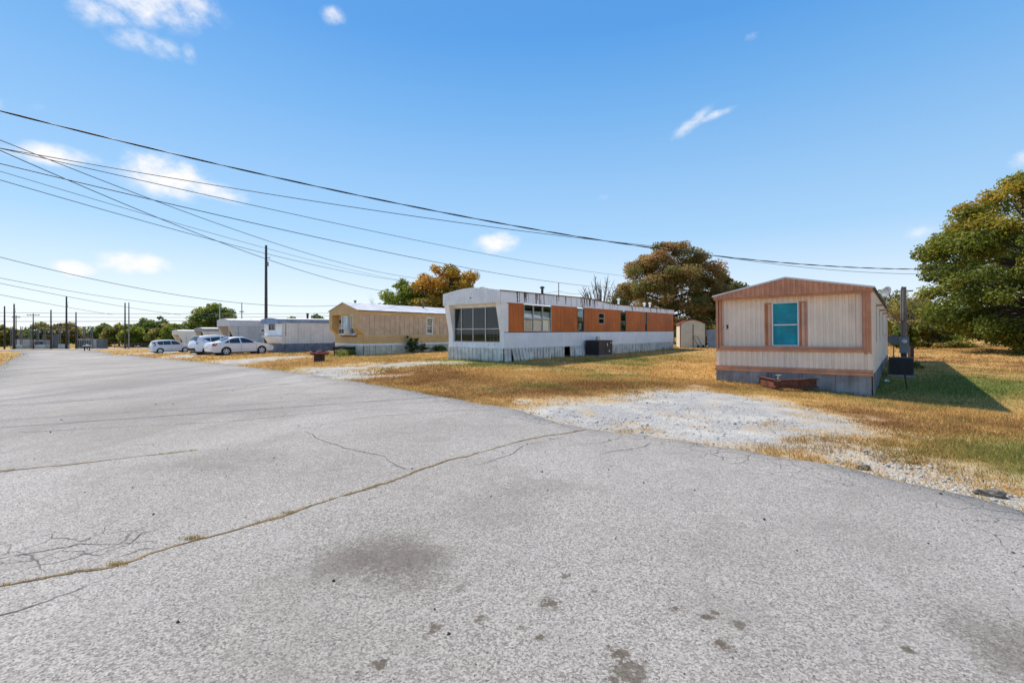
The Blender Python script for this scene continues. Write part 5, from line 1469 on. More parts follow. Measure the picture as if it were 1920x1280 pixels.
# big maple on the right lawn's edge
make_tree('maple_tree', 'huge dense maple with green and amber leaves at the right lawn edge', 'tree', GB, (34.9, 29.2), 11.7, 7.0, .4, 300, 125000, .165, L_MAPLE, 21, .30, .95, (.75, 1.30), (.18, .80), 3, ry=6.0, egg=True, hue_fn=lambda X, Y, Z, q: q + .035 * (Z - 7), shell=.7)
make_tree('maple_tree', 'second maple standing behind the huge one, deeper in shade', 'tree', GB, (45.5, 38.0), 12.8, 6.5, 1.5, 90, 22000, .28, L_MAPLE, 22, .34, .95, (1.1, 1.9), (.1, .5), 1)
make_tree('oak_tree', 'broad russet and olive oak rising between the white and cream homes', 'tree', GB, (19.0, 54.5), 11.9, 6.3, 1.2, 190, 70000, .20, L_OAK, 23, .42, .9, (.85, 1.45), (.25, .85), 1, egg=True)
make_tree('oak_tree', 'smaller russet oak leaning in beside the cream home', 'tree', GB, (25.6, 55.5), 8.6, 3.9, 1.6, 55, 15000, .26, L_OAK, 24, .22, 1.0, (.7, 1.3), (.2, .6), 1)
make_tree('maple_tree', 'golden orange maple behind the tan and white homes', 'tree', GB, (-7.6, 55.0), 10.4, 4.9, 1.0, 90, 28000, .26, L_GOLD, 25, .3, 1.0, (.8, 1.4), (.35, .95), 1)
make_tree('maple_tree', 'green-leaved tree beside the golden maple', 'tree', GB, (-12.9, 54.0), 8.2, 3.0, 1.0, 50, 14000, .25, L_BRIGHT, 26, .24, 1.0, (.7, 1.2), (.1, .6), 1)
make_tree('shade_tree', 'round-crowned green tree beyond the grey and beige homes', 'tree', GB, (-70.5, 107.0), 10.6, 5.2, 1.5, 70, 13000, .5, L_GREEN, 27, .4, 1.0, (1.2, 2.0), (.3, .95), 1)
for k, (x, y, h_, r_, lab) in enumerate([(-46.5, 96., 6.6, 3.2, 'low dark treetop showing above the blue-fascia roof'), (-40.0, 94., 6.6, 2.3, 'small dark treetop just left of the tan gable'), (-55., 100., 5.6, 1.6, 'tiny treetop next to the tall utility pole')]):
    make_tree('far_tree', lab, 'tree', GB, (x, y), h_, r_, 1.0, 26, 3600, .42, L_GREEN, 60 + k, .2, 1.0, (.8, 1.3), (.1, .5), 1)

# bare tree
def bare_tree(name, label, xy, h, w, seed, n=26, r0=.09):
    rr_ = random.Random(seed); x0, y0 = xy
    root = empty(name, (x0, y0, g(x0, y0))); tag(root, label, 'tree', GB)
    tm = MB(); tm.tube([(0, 0, -.2), (.05, 0, h * .3)], [r0 * 1.6, r0 * 1.2], 7); br = MB()
    for k in range(n):
        a = rr_.uniform(-1, 1) * w; b = rr_.uniform(-.6, .6) * w; zt = h * rr_.uniform(.7, 1.0) * (1 - .25 * abs(a) / w)
        z0_ = h * rr_.uniform(.12, .3)
        p = [(0, 0, z0_), (a * .4, b * .4, z0_ + (zt - z0_) * .45), (a * .8, b * .8, z0_ + (zt - z0_) * .8), (a, b, zt)]
        br.tube(p, [r0 * .8, r0 * .55, r0 * .35, r0 * .12], 5, False)
        for q in range(4):
            t = rr_.uniform(.4, .95); c = Vector(p[1]).lerp(Vector(p[3]), t)
            e = c + Vector((rr_.uniform(-.5, .5), rr_.uniform(-.5, .5), rr_.uniform(.2, .9)))
            br.tube([c, e], [r0 * .3, r0 * .1], 4, False)
    tm.build('trunk', M_BARKP, root, True); bo = br.build('branches', M_BARKP, root, True); bo['kind'] = 'stuff'
    return root
bare_tree('bare_tree', 'leafless pale-branched tree rising behind the white home roof', (11.0, 56.0), 8.8, 3.3, 5, 46, .11)
bare_tree('bare_tree', 'thin leafless sapling behind the tan home roof', (-15.5, 50.0), 6.2, .5, 6, 5, .04)
bare_tree('bare_tree', 'twiggy leafless tree behind the satellite dish', (29.4, 34.0), 4.9, 1.7, 9, 14, .03)

# scrub and brush behind the lawn, right
def bush(name, label, group, xy, h, r, seed, lm, nleaf=2600, leaf=.16, hue=(.2, .9), ncl=18, stem=.02, flat=1.0):
    rg = np.random.default_rng(seed); x0, y0 = xy
    root = empty(name, (x0, y0, g(x0, y0))); tag(root, label, 'bush' if h > .3 else 'plant', group)
    cl = [(rg.normal(0, .45) * r, rg.normal(0, .4) * r, abs(rg.normal(.5, .26)) * h * .9, r * rg.uniform(.28, .5) * (18 / ncl) ** .4, rg.uniform(*hue)) for _ in range(ncl)]
    cl = [(a, b, min(max(c, .12 * h), h * .92), d, e) for a, b, c, d, e in cl]
    V, F, T = crown_mesh(name, cl, nleaf, leaf, rg, lm, .8)
    V[:, 2] = np.maximum(V[:, 2], .0)
    f = np_mesh('foliage', V, F, lm, {'tint': ('FLOAT', T)}); f.parent = root
    sm = MB()
    for c in cl[:7]:
        sm.tube([(c[0] * .2, c[1] * .2, -.05), (c[0] * .7, c[1] * .7, c[2] * .6), c[:3]], [stem, stem * .7, stem * .3], 5, False)
    so = sm.build('stems', M_BARK, root); so['kind'] = 'stuff'
    return root
GS = 'scrub along the back of the lawn'
for k, (x, y, h_, r_, lm, lab) in enumerate([
        (34.6, 40.5, 5.0, 2.4, L_SCRUB, 'tall olive scrub bush behind the meter pole'), (38.2, 43.0, 5.6, 2.4, L_SCRUB, 'tallest scrub bush between meter pole and huge maple'),
        (35.6, 43.5, 5.4, 2.1, L_BRIGHT, 'bushy green sapling behind the satellite dish'), (30.9, 36.0, 2.0, 1.0, L_BRIGHT, 'bright green low bush just right of the meter box'),
        (34.2, 38.0, 2.4, 1.6, L_SCRUB, 'brownish bush at the lawn edge left of the maple trunks'), (39.6, 42.5, 4.6, 2.4, L_SCRUB, 'dark green bush under the huge maple'),
        (36.2, 38.2, .75, 1.5, L_BRIGHT, 'low mound of yellow-green weeds at the lawn edge'), (34.6, 37.0, .55, 1.1, L_SCRUB, 'low heap of brush at the lawn edge'),
        (45.5, 43.0, 3.2, 3.0, L_GREEN, 'shaded thicket behind the maple trunks'), (43.0, 34.5, 3.0, 2.6, L_GREEN, 'dark thicket right of the maple trunks'),
        (27.0, 62.0, 3.0, 2.4, L_SCRUB, 'yellowish scrub seen between shed and cream home'), (31.0, 64.0, 3.4, 2.6, L_SCRUB, 'russet scrub left of the cream home, far back'),
        (22.5, 66.0, 3.2, 2.8, L_SCRUB, 'scrub behind the shed under the oak'), (17.0, 68.0, 3.0, 2.8, L_SCRUB, 'olive scrub behind the far end of the white home')]):
    bush('scrub_bush', lab, GS, (x, y), h_, r_, 100 + k, lm, 6500, .17 if h_ > 1 else .12, ncl=34)
bush('shrub', 'dark spiky shrub against the tan home skirting', None, (home_xy(3, 3.66 + .55, 3.75)), 1.35, .42, 140, L_GREEN, 2600, .075, (.0, .5), ncl=46)
bush('shrub', 'smaller purplish shrub beside the spiky one at the tan home', None, (home_xy(3, 3.66 + .5, 4.7)), .8, .36, 141, L_OAK, 1300, .07, (.0, .4), ncl=34)
bush('weed_clump', 'bright green weeds at the tan home corner under the hitch', None, (home_xy(3, 2.6, -.5)), .32, .75, 142, L_BRIGHT, 1100, .10, (.3, .9))
bush('weed_clump', 'dark weeds along the tan home skirting beyond the shrubs', None, (home_xy(3, 3.66 + .35, 6.6)), .40, .8, 143, L_GREEN, 900, .10, (.1, .6))
bush('weed_clump', 'dark low weeds beside the air conditioner of the cream home', None, (18.3, 21.0), .28, .35, 144, L_GREEN, 500, .07, (.0, .5))
bush('hanging_vine', 'green creeper on the corner of the small shed', None, (17.35, 41.0), 2.0, .42, 145, L_GREEN, 700, .12, (.2, .8))

# trees beyond the cross road, each its own
GF = 'trees beyond the cross road'
kinds = []
protos = []
for k, (lm, lab) in enumerate([(L_GREEN, 'dark'), (L_BRIGHT, 'light'), (L_SCRUB, 'olive'), (L_GOLD, 'gold')]):
    protos.append((lm, lab))
FAR = [ # x, y, height, radius, kind, label
    (-163, 118, 5.4, 4.0, 2, 'olive tree beyond the substation, leftmost pole beside it'), (-150, 122, 6.0, 4.6, 0, 'dark tree behind the two leftmost thin poles'), (-139, 124, 5.2, 4.2, 2, 'olive tree behind the left switchgear'),
    (-131, 127, 6.2, 4.4, 0, 'dark tree behind the substation frame'), (-122, 125, 6.2, 4.2, 2, 'olive tree behind the tall dark pole'), (-114, 128, 5.6, 4.2, 0, 'dark tree behind the right transformer'),
    (-107, 124, 5.0, 3.8, 2, 'yellowish tree right of the substation'), (-99, 122, 7.2, 4.6, 0, 'tall dark tree left of the paired poles'), (-92.5, 118, 7.8, 4.2, 0, 'tallest tree just right of the paired poles'),
    (-94, 113, 4.2, 3.0, 1, 'yellow-green bush at the foot of the paired poles'), (-85.5, 112, 5.0, 3.4, 2, 'olive tree behind the boxy hatchback'), (-80, 113, 6.0, 3.4, 0, 'dark tree between hatchback and ivory home'),
    (-77.0, 104, 4.6, 3.0, 1, 'light green tree beside the small ivory home'), (-73, 108, 6.0, 3.0, 2, 'olive tree behind the ivory home roof'), (-65, 112, 6.0, 3.6, 2, 'brownish tree at the foot of the round crown'),
    (-60, 115, 5.4, 3.4, 0, 'dark tree behind the grey home roof'), (-172, 112, 5.0, 4.2, 0, 'dark tree at the far left of the tree line')]
for k, (x, y, h_, r_, kd, lab) in enumerate(FAR):
    make_tree('far_tree', lab, 'tree', GF, (x, y), h_ + .9, r_, .1, 44, 5200, .5, protos[kd][0], 200 + k, .22, 1.0, (.8, 1.6), (.1, .75), 1)
# the wooded skyline further off reads as one mass
rgw = np.random.default_rng(77); cl = []
for a in np.arange(-64, 62, .55):
    d_ = 215 + rgw.uniform(-15, 25); hh = rgw.uniform(3.5, 7.0)
    x, y = d_ * math.sin(R(a)), d_ * math.cos(R(a)); zb_ = g(x, y)
    for q in range(5):
        cl.append((x + rgw.normal(0, 2), y + rgw.normal(0, 3), zb_ + hh * rgw.uniform(.1, .9), rgw.uniform(1.3, 2.4), rgw.uniform(.1, .9)))
V, F, T = crown_mesh('wood', cl, 60000, 1.0, rgw, L_GREEN, .9)
wd = np_mesh('wood', V, F, L_GREEN, {'tint': ('FLOAT', T)})
tag(wd, 'far-off dark green wood closing the horizon', 'wood', kind='stuff')

# ------------------------------------------------------------------ utility poles and wires
M_POLE = mat('creosote_pole', (.085, .075, .07), .9, .35, 3, bump=.4, bscale=12)
M_POLEG = mat('weathered_grey_pole', (.30, .28, .26), .85, .3, 3)
M_WIRE = mat('black_cable', (.02, .02, .022), .6)
M_CERAM = mat('ceramic', (.40, .38, .36), .35)
def pole(label, xy, h, r=.14, arm=None, m_=None, gear=0, group='utility poles', name='utility_pole', cat='pole', zt=None):
    x, y = xy; zg = g(x, y)
    root = empty(name, (x, y, zg)); tag(root, label, cat, group)
    hh = h if zt is None else zt - zg
    MB().tube([(0, 0, -.4), (0, 0, hh * .5), (0, 0, hh)], [r * 1.15, r, r * .8], 10).build('shaft', m_ or M_POLE, root, True)
    if arm:
        for az, aw in arm:
            a = MB().box(-aw, aw, -.06, .06, hh - az - .06, hh - az + .06).build('crossarm', m_ or M_POLE, root)
            for q in (-.9, -.4, .4, .9):
                MB().tube([(q * aw, 0, hh - az + .06), (q * aw, 0, hh - az + .24)], [.05, .03], 6).build('insulator', M_CERAM, a)
    if gear:
        MB().tube([(.22, -.05, hh * .80), (.22, -.05, hh * .80 + .5)], .10, 8).build('bracket_box', M_POLEG, root)
        MB().box(0, .5, -.03, .03, hh * .88, hh * .88 + .06).build('bracket', M_POLE, root)
    return root
pole('tall dark utility pole standing behind the blue-fascia home', (-28.1, 52.0), 0, .155, None, None, 1, zt=11.55)
pole('utility pole that carries the service wires, left of the road', (-17.0, 9.5), 0, .15, [(.45, .9)], zt=8.7)
pole('utility pole that ends the thick service cable, right of the lawn', (39.41, 28.88), 0, .15, None, zt=7.3)
pole('tallest dark pole in front of the substation', (-97.9, 100.0), 0, 0.173, None, None, 1, zt=9.6)
pole('dark pole of the pair right of the substation', (-84.6, 99.5), 0, 0.144, None, zt=8.2)
pole('grey pole of the pair right of the substation', (-84.1, 99.9), 0, 0.122, None, M_POLEG, zt=8.3)
pole('dark pole at the far left end of the substation', (-111.5, 100.0), 0, 0.144, None, zt=7.5)
pole('dark pole with a stub bracket, second in the substation row', (-109.4, 100.0), 0, 0.158, None, None, 1, zt=8.0)
pole('thin low pole between the two leftmost dark poles', (-110.6, 101.5), 0, 0.086, [(.5, .9)], zt=5.6)
pole('pole with a crossarm above the left switchgear', (-105.2, 100.0), 0, 0.101, [(.4, 1.4)], zt=5.9)
pole('dark pole in the middle of the substation', (-101.3, 100.0), 0, 0.144, None, zt=6.7)
pole('dark pole at the right end of the substation beam', (-95.8, 100.0), 0, 0.137, None, zt=6.2)
pole('pale metal lamp mast in front of the round-crowned tree', (-61.0, 95.0), 0, .10, None, mat('pale_mast', (.50, .52, .52), .5, .1, 3), zt=7.9, name='lamp_mast')
pole('thin mast with small aerial above the grey home', (-56.4, 95.0), 0, .09, [(1.9, .45)], zt=7.9, name='aerial_mast')
pole('slim mast rising behind the white home roof', (4.3, 42.0), 0, .055, None, M_POLEG, zt=6.2, name='aerial_mast')

def wire(label, A, Mi, B, r=.015, twist=0, n=48):
    """hanging cable through three points, sagging as a parabola"""
    A, Mi, B = (np.array(q, float) for q in (A, Mi, B))
    c = np.polyfit([0, .5, 1], [A[2], Mi[2], B[2]], 2)
    P = [(A[0] + (B[0] - A[0]) * t, A[1] + (B[1] - A[1]) * t, float(np.polyval(c, t))) for t in np.linspace(0, 1, n)]
    if not twist:
        return tag(MB().tube(P, r, 5).build('power_line', M_WIRE, None, True), label, 'cable', 'overhead wires')
    m = MB(); T = np.linspace(0, 1, n * 5)
    L_ = np.linalg.norm(B - A)
    for k in range(2):
        Q = []
        for t in T:
            ph = 2 * math.pi * (t * L_ / twist + k / 2)
            base = A + (B - A) * t; base[2] = np.polyval(c, t)
            Q.append((base[0] + r * .8 * math.cos(ph), base[1], base[2] + r * .8 * math.sin(ph)))
        m.tube(Q, r * .8, 5)
    return tag(m.build('power_line', M_WIRE, None, True), label, 'cable', 'overhead wires')
wire('thick twisted service cable crossing over all the homes, topmost of the wires', (-17.0, 9.5, 7.83), (11.2, 19.19, 4.5), (39.41, 28.88, 6.9), .016, 2.4)
wire('plain wire that joins the thick twisted cable above the white home', (-17.0, 9.5, 6.54), (-5.38, 14.25, 5.51), (6.23, 19.0, 5.11), .011)
_c = np.polyfit([0, .5, 1], [7.83, 4.5, 6.9], 2)
_t = (6.23 + 17) / 56.41
wire('lower wire running on under the thick twisted cable over the cream home', (6.23, 19.0, 5.11), (-17 + 56.41 * (_t + 1) / 2, 9.5 + 19.38 * (_t + 1) / 2, float(np.polyval(_c, (_t + 1) / 2)) - .18), (39.41, 28.88, 6.65), .010)
wire('thin wire reaching from the left pole to the oak tree, higher one', (-17.0, 9.5, 6.82), (-2.13, 30.75, 6.93), (12.74, 52.0, 8.08), .013)
wire('thin wire reaching from the left pole to the bare tree, lower one', (-17.0, 9.5, 6.59), (-2.38, 29.75, 5.67), (12.25, 50.0, 6.42), .015)
wire('service wire dropping steeply to the top of the golden maple', (-17.0, 9.5, 8.15), (-12.74, 27.4, 6.44), (-8.47, 45.3, 6.90), .014)
wire('service wire ending in the green tree, uppermost of three', (-17.0, 9.5, 6.8), (-14.44, 28.2, 6.56), (-11.9, 46.9, 7.05), .010)
wire('service wire ending in the green tree, steepest of three', (-17.0, 9.5, 8.2), (-13.55, 25.2, 5.60), (-10.1, 40.9, 5.10), .015)
wire('service wire ending in the green tree, flattest of three', (-17.0, 9.5, 6.59), (-14.03, 28.5, 6.16), (-11.06, 47.5, 6.95), .013)
wire('long distant wire sinking from the left towards the tan gable', (-56.39, 34.5, 12.37), (-43.42, 58.12, 6.52), (-30.45, 81.75, 6.58), .03)
wire('distant wire sinking behind the boxy hatchback, upper one', (-65.71, 48.0, 9.82), (-70.19, 78.0, 7.85), (-74.67, 108.0, 7.75), .03)
wire('distant wire sinking behind the boxy hatchback, middle one', (-65.25, 48.0, 9.2), (-70.5, 76.0, 6.95), (-75.75, 104.0, 5.73), .03)
wire('distant wire sinking into the tree line right of the paired poles', (-61.03, 48.0, 6.99), (-76.13, 76.0, 6.2), (-91.22, 104.0, 5.8), .03)
wire('level road-side wire along the substation poles, top one', (-131.51, 95.9, 6.24), (-81.9, 100.8, 5.86), (-32.29, 105.7, 6.28), .04)
wire('level road-side wire along the substation poles, second from the top', (-131.51, 95.9, 5.53), (-81.9, 100.8, 5.04), (-32.29, 105.7, 5.73), .035)
wire('level road-side wire along the substation poles, lowest one', (-131.51, 95.9, 4.15), (-81.9, 100.8, 4.2), (-32.29, 105.7, 4.92), .045)
wire('short wire between the slim mast and the white home roof', (-.38, 40.0, 4.95), (2.0, 41.0, 5.0), (4.3, 42.0, 5.4), .012)
wire('short wire from the slim mast to the bare tree', (4.3, 42.0, 5.4), (6.5, 49.0, 5.75), (9.5, 56.0, 6.6), .014)

# ------------------------------------------------------------------ air conditioners
M_ACD = mat('dark_grey_ac', (.055, .055, .060), .6, .25, 4)
M_ACF = mat('ac_fins', (.030, .030, .033), .5, .3, 8)
def ac_unit(label, loc, rz, w, d, h, gradient=False):
    root = empty('air_conditioner', loc, rz); tag(root, label, 'air conditioner', 'air conditioners on the ground')
    MB().box(-w / 2 - .03, w / 2 + .03, -d / 2 - .03, d / 2 + .03, -.12, .05).build('pad', mat('concrete_pad', (.30, .29, .27), .9, .2, 5), root)
    c = .035
    MB().box(-w / 2 + .02, w / 2 - .02, -d / 2 + .02, d / 2 - .02, .05, h - .04).build('coil', M_ACF, root)
    for sx in (-1, 1):
        for sy in (-1, 1):
            x, y = sx * (w / 2 - c / 2), sy * (d / 2 - c / 2)
            MB().box(x - c / 2, x + c / 2, y - c / 2, y + c / 2, .05, h - .04).build('corner_post', M_ACD, root)
    gl = MB(); n = 22
    for k in range(n):
        t = -w / 2 + c + (w - 2 * c) * (k + .5) / n
        for sy in (-1, 1):
            y = sy * (d / 2 - .012); gl.box(t - .006, t + .006, y - .008, y + .008, .06, h - .05)
    for k in range(n):
        t = -d / 2 + c + (d - 2 * c) * (k + .5) / n
        for sx in (-1, 1):
            x = sx * (w / 2 - .012); gl.box(x - .008, x + .008, t - .006, t + .006, .06, h - .05)
    for z in (.2, .4, .6):
        if z < h - .1:
            gl.box(-w / 2 + .01, w / 2 - .01, -d / 2 + .001, -d / 2 + .012, z, z + .012)
    gl.build('grille', M_ACD, root)['kind'] = 'stuff'
    t = MB().box(-w / 2, w / 2, -d / 2, d / 2, h - .04, h)
    tp = t.build('top', M_ACD, root)
    MB().lathe([(.30, h), (.30, h + .012), (.05, h + .018)], 20).build('fan_guard', M_ACF, tp)
    return root
x, y = home_xy(1, 4.27 + .62, 6.6)
ac_unit('dark slatted air conditioner beside the cream home', (x, y, g(x, y) + .05), -R(40.6), .74, .74, .70)
# white home: a wider cabinet with a plain service end
x, y = home_xy(2, 3.66 + .62, 8.05)
root = empty('air_conditioner', (x, y, g(x, y) + .02), -R(38.7)); tag(root, 'wide dark brown air conditioner against the white home skirting', 'air conditioner', 'air conditioners on the ground')
M_ACB = mat('brown_black_cabinet', (.075, .06, .055), .6, .3, 3, streak=.3, dirt=(.14, .08, .05))
MB().box(-.48, .48, -.90, .90, -.15, .05).build('pad', mat('concrete_pad', (.3, .29, .27)), root)
MB().box(-.44, .44, -.82, .82, .05, .86).build('cabinet', M_ACB, root)
gl = MB()
for k in range(20):
    t = -.40 + .04 * k; gl.box(t + .006, t + .02, -.835, -.819, .08, .82)
for z in (.25, .45, .65):
    gl.box(-.42, .42, -.838, -.821, z, z + .015)
gl.build('grille', M_ACF, root)['kind'] = 'stuff'
MB().box(-.47, .47, -.85, .85, .862, .905).build('top', mat('rust_dusted_top', (.13, .085, .05), .8, .4, 4), root)
MB().box(.441, .455, .0, .78, .10, .80).build('service_panel', M_ACB, root)
MB().box(.456, .460, .12, .20, .56, .74).build('sticker', M_WHITECLEAN, root)
MB().box(.456, .460, .55, .70, .72, .77).build('sticker', M_WHITECLEAN, root)
MB().box(.456, .460, .35, .46, .22, .32).build('sticker', M_WHITECLEAN, root)
vt = MB().tube([(-.25, .30, .86), (-.25, .30, 1.12)], .13, 12).build('flue', M_ALU, root)
# window unit in the tan home's front bay
x, y = home_xy(3, 1.95, -.42)
root = empty('window_air_conditioner', (x, y, 1.44), -R(39)); tag(root, 'small white window air conditioner in the tan home front', 'air conditioner')
MB().box(-.34, .34, -.22, .20, 0, .42).build('case', M_WHITECLEAN, root)
for a in (-.29, .03):
    m = MB().box(a, a + .26, -.235, -.221, .05, .37).build('vent', M_ACF, root)

# ------------------------------------------------------------------ meter pole, dishes
x, y = home_xy(1, 4.27 + .72, 10.7)
root = empty('meter_pole', (x, y, g(x, y)), -R(40.6)); tag(root, 'weathered wooden meter pole with grey meter box beside the cream home', 'pole')
zp = 3.62 - g(x, y)
MB().tube([(0, 0, -.3), (0, 0, zp)], [.11, .09], 9).build('shaft', mat('weathered_wood', (.22, .18, .145), .9, .4, 3, streak=.5, dirt=(.06, .05, .045)), root)
MB().tube([(-.10, -.04, .6), (-.10, -.04, zp - .1), (-.06, -.1, zp + .02)], .022, 7).build('conduit', M_POLEG, root)
mb_ = MB().box(-.16, .18, -.26, -.10, .72, 1.44).build('meter_box', mat('grey_meter_box', (.20, .22, .24), .5, .15, 4), root)
MB().lathe([(.10, -.27), (.10, -.31), (.07, -.35), (.02, -.36)], 14, (.01, 0, 1.24), 'y').build('meter', mat('meter_glass', (.55, .58, .6), .2), mb_)
MB().box(-.10, .10, -.24, -.12, .36, .72).build('lower_box', mat('dark_conduit', (.05, .05, .055), .6), root)
MB().box(-.35, .32, -.04, .04, zp - .22, zp - .16).build('bracket', M_POLEG, root)
def dish(label, loc, rz, tilt, r, mast):
    root = empty('satellite_dish', loc, rz); tag(root, label, 'satellite dish', 'satellite dishes')
    MB().tube([(0, 0, -mast), (0, 0, -.05)], .025, 8).build('mast', M_POLEG, root)
    d = MB(); prof = [(r * k / 6, .18 * r * (k / 6) ** 2) for k in range(7)]
    n = 22
    for rr_, hh in prof:
        for k in range(n):
            a = 2 * math.pi * k / n
            p = Vector((rr_ * math.cos(a), -hh, rr_ * math.sin(a) * 1.08)); p = Matrix.Rotation(tilt, 3, 'X') @ p
            d.v.append((p.x, p.y, p.z + .2))
    for i in range(6):
        for k in range(n):
            d.f.append((i * n + k, i * n + (k + 1) % n, (i + 1) * n + (k + 1) % n, (i + 1) * n + k))
    dd = d.build('reflector', mat('dish_grey', (.16, .165, .17), .5, .15, 4), root, True)
    md = dd.modifiers.new('thick', 'SOLIDIFY'); md.thickness = .012
    MB().tube([(0, 0, 0), (0, -.35, .02), (0, -.5, .18)], .014, 6).box(-.04, .04, -.56, -.48, .15, .24).build('feed_arm', M_POLEG, root)
    return root
x, y = home_xy(1, 4.37, 11.6)
dish('grey satellite dish on a mast at the cream home roof edge', (x, y, 3.28), R(-85), R(-18), .26, .75)
x, y = home_xy(1, 4.27 + .35, 11.6)
dish('grey round dish low behind the meter box', (x, y, 1.0), R(-30), R(-5), .24, 1.2)

# ------------------------------------------------------------------ shed behind the white home
x, y = 15.95, 40.2
root = empty('garden_shed', (x, y, g(x, y)), -R(12)); tag(root, 'small cream metal shed with dark red trim behind the white home', 'shed')
M_SHED = mat('cream_shed', (.68, .62, .46), .55, .12, 2, streak=.4, dirt=(.4, .36, .26))
M_RED = mat('dark_red_trim', (.24, .035, .028), .55, .2, 3)
MB().box(-1.05, 1.05, 0, 2.2, -.1, 2.05).build('wall', M_SHED, root)
sd = MB().lap((-1.05, -.002, 0), UX, -UY, 2.1, 2.05, .17, .02).lap((1.052, 0, 0), UY, UX, 2.2, 2.05, .17, .02)
sd.build('lap_siding', M_SHED, root)
for a in (-1.07, .0, 1.03):
    MB().box(a, a + .07, -.045, -.02, 0, 2.07).build('corner_trim', M_RED, root)
rf = MB(); n = 8
for yy in (-.12, 2.3):
    for k in range(n + 1):
        t = -1 + 2 * k / n; rf.v.append((t * 1.18, yy, 2.06 + .42 * (1 - abs(t) ** 1.6)))
for k in range(n):
    rf.f.append((k, k + 1, n + 2 + k, n + 1 + k))
ro = rf.build('roof', M_RED, root); md = ro.modifiers.new('thick', 'SOLIDIFY'); md.thickness = .05
gp = [(-1.05, 2.05)] + [(t * 1.05, 2.05 + .40 * (1 - abs(t) ** 1.6)) for t in np.linspace(-1, 1, 9)] + [(1.05, 2.05)]
MB().prism(gp[1:-1], lambda p, q, t: (p, t, q), -.005, .1).build('gable', M_SHED, root)
MB().box(.15, .95, -.035, -.022, .08, 1.85).build('door', M_SHED, root)
# sheet of metal and a handcart frame leaning on the shed
root = empty('leaning_sheet', (17.55, 39.7, g(17.55, 39.7)), -R(20)); tag(root, 'grey corrugated metal sheet leaning against the small shed', 'metal sheet')
MB().hexa([(-.42, -.10, 0), (.42, -.10, 0), (.42, -.06, 0), (-.42, -.06, 0)], [(-.55, .45, 1.55), (.25, .45, 1.62), (.25, .49, 1.62), (-.55, .49, 1.55)]).build('sheet', mat('dull_grey_sheet', (.34, .34, .33), .6, .3, 2, streak=.4), root)
MB().hexa([(.43, -.05, 0), (.50, -.05, 0), (.50, .0, 0), (.43, .0, 0)], [(.27, .45, 1.5), (.33, .45, 1.5), (.33, .5, 1.5), (.27, .5, 1.5)]).build('batten', M_POLEG, root)
root = empty('hand_truck', (16.45, 39.75, g(16.45, 39.75)), R(10)); tag(root, 'small dark hand truck leaning at the shed door', 'hand truck')
for s in (-.2, .2):
    MB().tube([(s, 0, .1), (s - .35, .25, 1.0)], .018, 6).build('rail', M_BLACK, root)
    MB().lathe([(.05, -.03), (.12, -.03), (.12, .03), (.05, .03)], 14, (s * 1.2, -.05, .12), 'x').build('wheel', M_TYRE, root)
MB().tube([(-.2, 0, .1), (.2, 0, .1)], .018, 6).tube([(-.55, .25, 1.0), (-.15, .25, 1.0)], .018, 6).box(-.2, .2, -.22, .0, .03, .05).build('frame', M_BLACK, root)

# ------------------------------------------------------------------ round brick planter / fire bowl
x, y = -10.12, 23.9
root = empty('fire_bowl', (x, y, g(x, y))); tag(root, 'rusty red flared fire bowl on a dark drum in the grass', 'fire bowl')
M_BOWL = mat('red_brown_bowl', (.22, .065, .05), .75, .4, 5, fine=.4)
MB().lathe([(.27, -.1), (.27, .36), (.24, .37)], 22).build('drum', mat('dark_drum', (.075, .05, .04), .85, .4, 6, fine=.4), root)
bw = MB(); n = 26
prof = [(.30, .34), (.46, .40), (.48, .52), (.42, .53), (.36, .44), (.05, .42)]
for rr_, hh in prof:
    for k in range(n):
        a = 2 * math.pi * k / n; wob = 1 + .03 * math.sin(3 * a + 1); bw.v.append((rr_ * wob * math.cos(a), rr_ * wob * math.sin(a), hh + (.05 * math.sin(a * 1 - .4) if hh > .45 else 0)))
for i in range(len(prof) - 1):
    for k in range(n):
        bw.f.append((i * n + k, i * n + (k + 1) % n, (i + 1) * n + (k + 1) % n, (i + 1) * n + k))
bw.build('bowl', M_BOWL, root)
lumps = MB()
for k, (a, b, c, d) in enumerate([(-.05, .05, .48, .16), (.12, -.02, .50, .12), (.02, -.14, .47, .1)]):
    lumps.lathe([(d * .5, c - .08), (d, c), (d * .6, c + .07), (d * .1, c + .09)], 9, (a, b, 0))
lumps.build('charred_lumps', M_BOWL, root)['kind'] = 'stuff'

# ------------------------------------------------------------------ small things in the grass
def rock(label, xy, s, seed, rz=0):
    bm = bmesh.new(); bmesh.ops.create_icosphere(bm, subdivisions=3, radius=1.0); rr_ = np.random.default_rng(seed)
    ph = rr_.uniform(0, 6, 6)
    for v in bm.verts:
        c = v.co; k = 1 + .16 * math.sin(3 * c.x + ph[0]) + .14 * math.sin(4 * c.y + ph[1]) + .10 * math.sin(7 * c.z + 5 * c.x + ph[2]) + .06 * math.sin(13 * c.x + 9 * c.y + ph[3])
        v.co = Vector((c.x * s[0], c.y * s[1], c.z * s[2])) * k
    me = bpy.data.meshes.new('rock'); bm.to_mesh(me); bm.free(); me.materials.append(mat('dark_rock', (.24, .205, .16), .95, .5, 9, bump=.8, bscale=30, fine=.5))
    o = bpy.data.objects.new('rock', me); COL.objects.link(o); o.location = (*xy, g(*xy) + s[2] * .55); o.rotation_euler = (0, 0, rz)
    return tag(o, label, 'rock')
rock('small dark rock at the road edge beside the gravel', (3.93, 5.10), (.075, .035, .03), 3, -.2)
rock('longer weathered rock at the road edge by the dry grass', (4.50, 4.30), (.105, .045, .04), 4, -.5)
x, y = 12.75, 14.7
root = empty('stake', (x, y, g(x, y))); tag(root, 'thin black stake leaning in the shaded grass', 'stake')
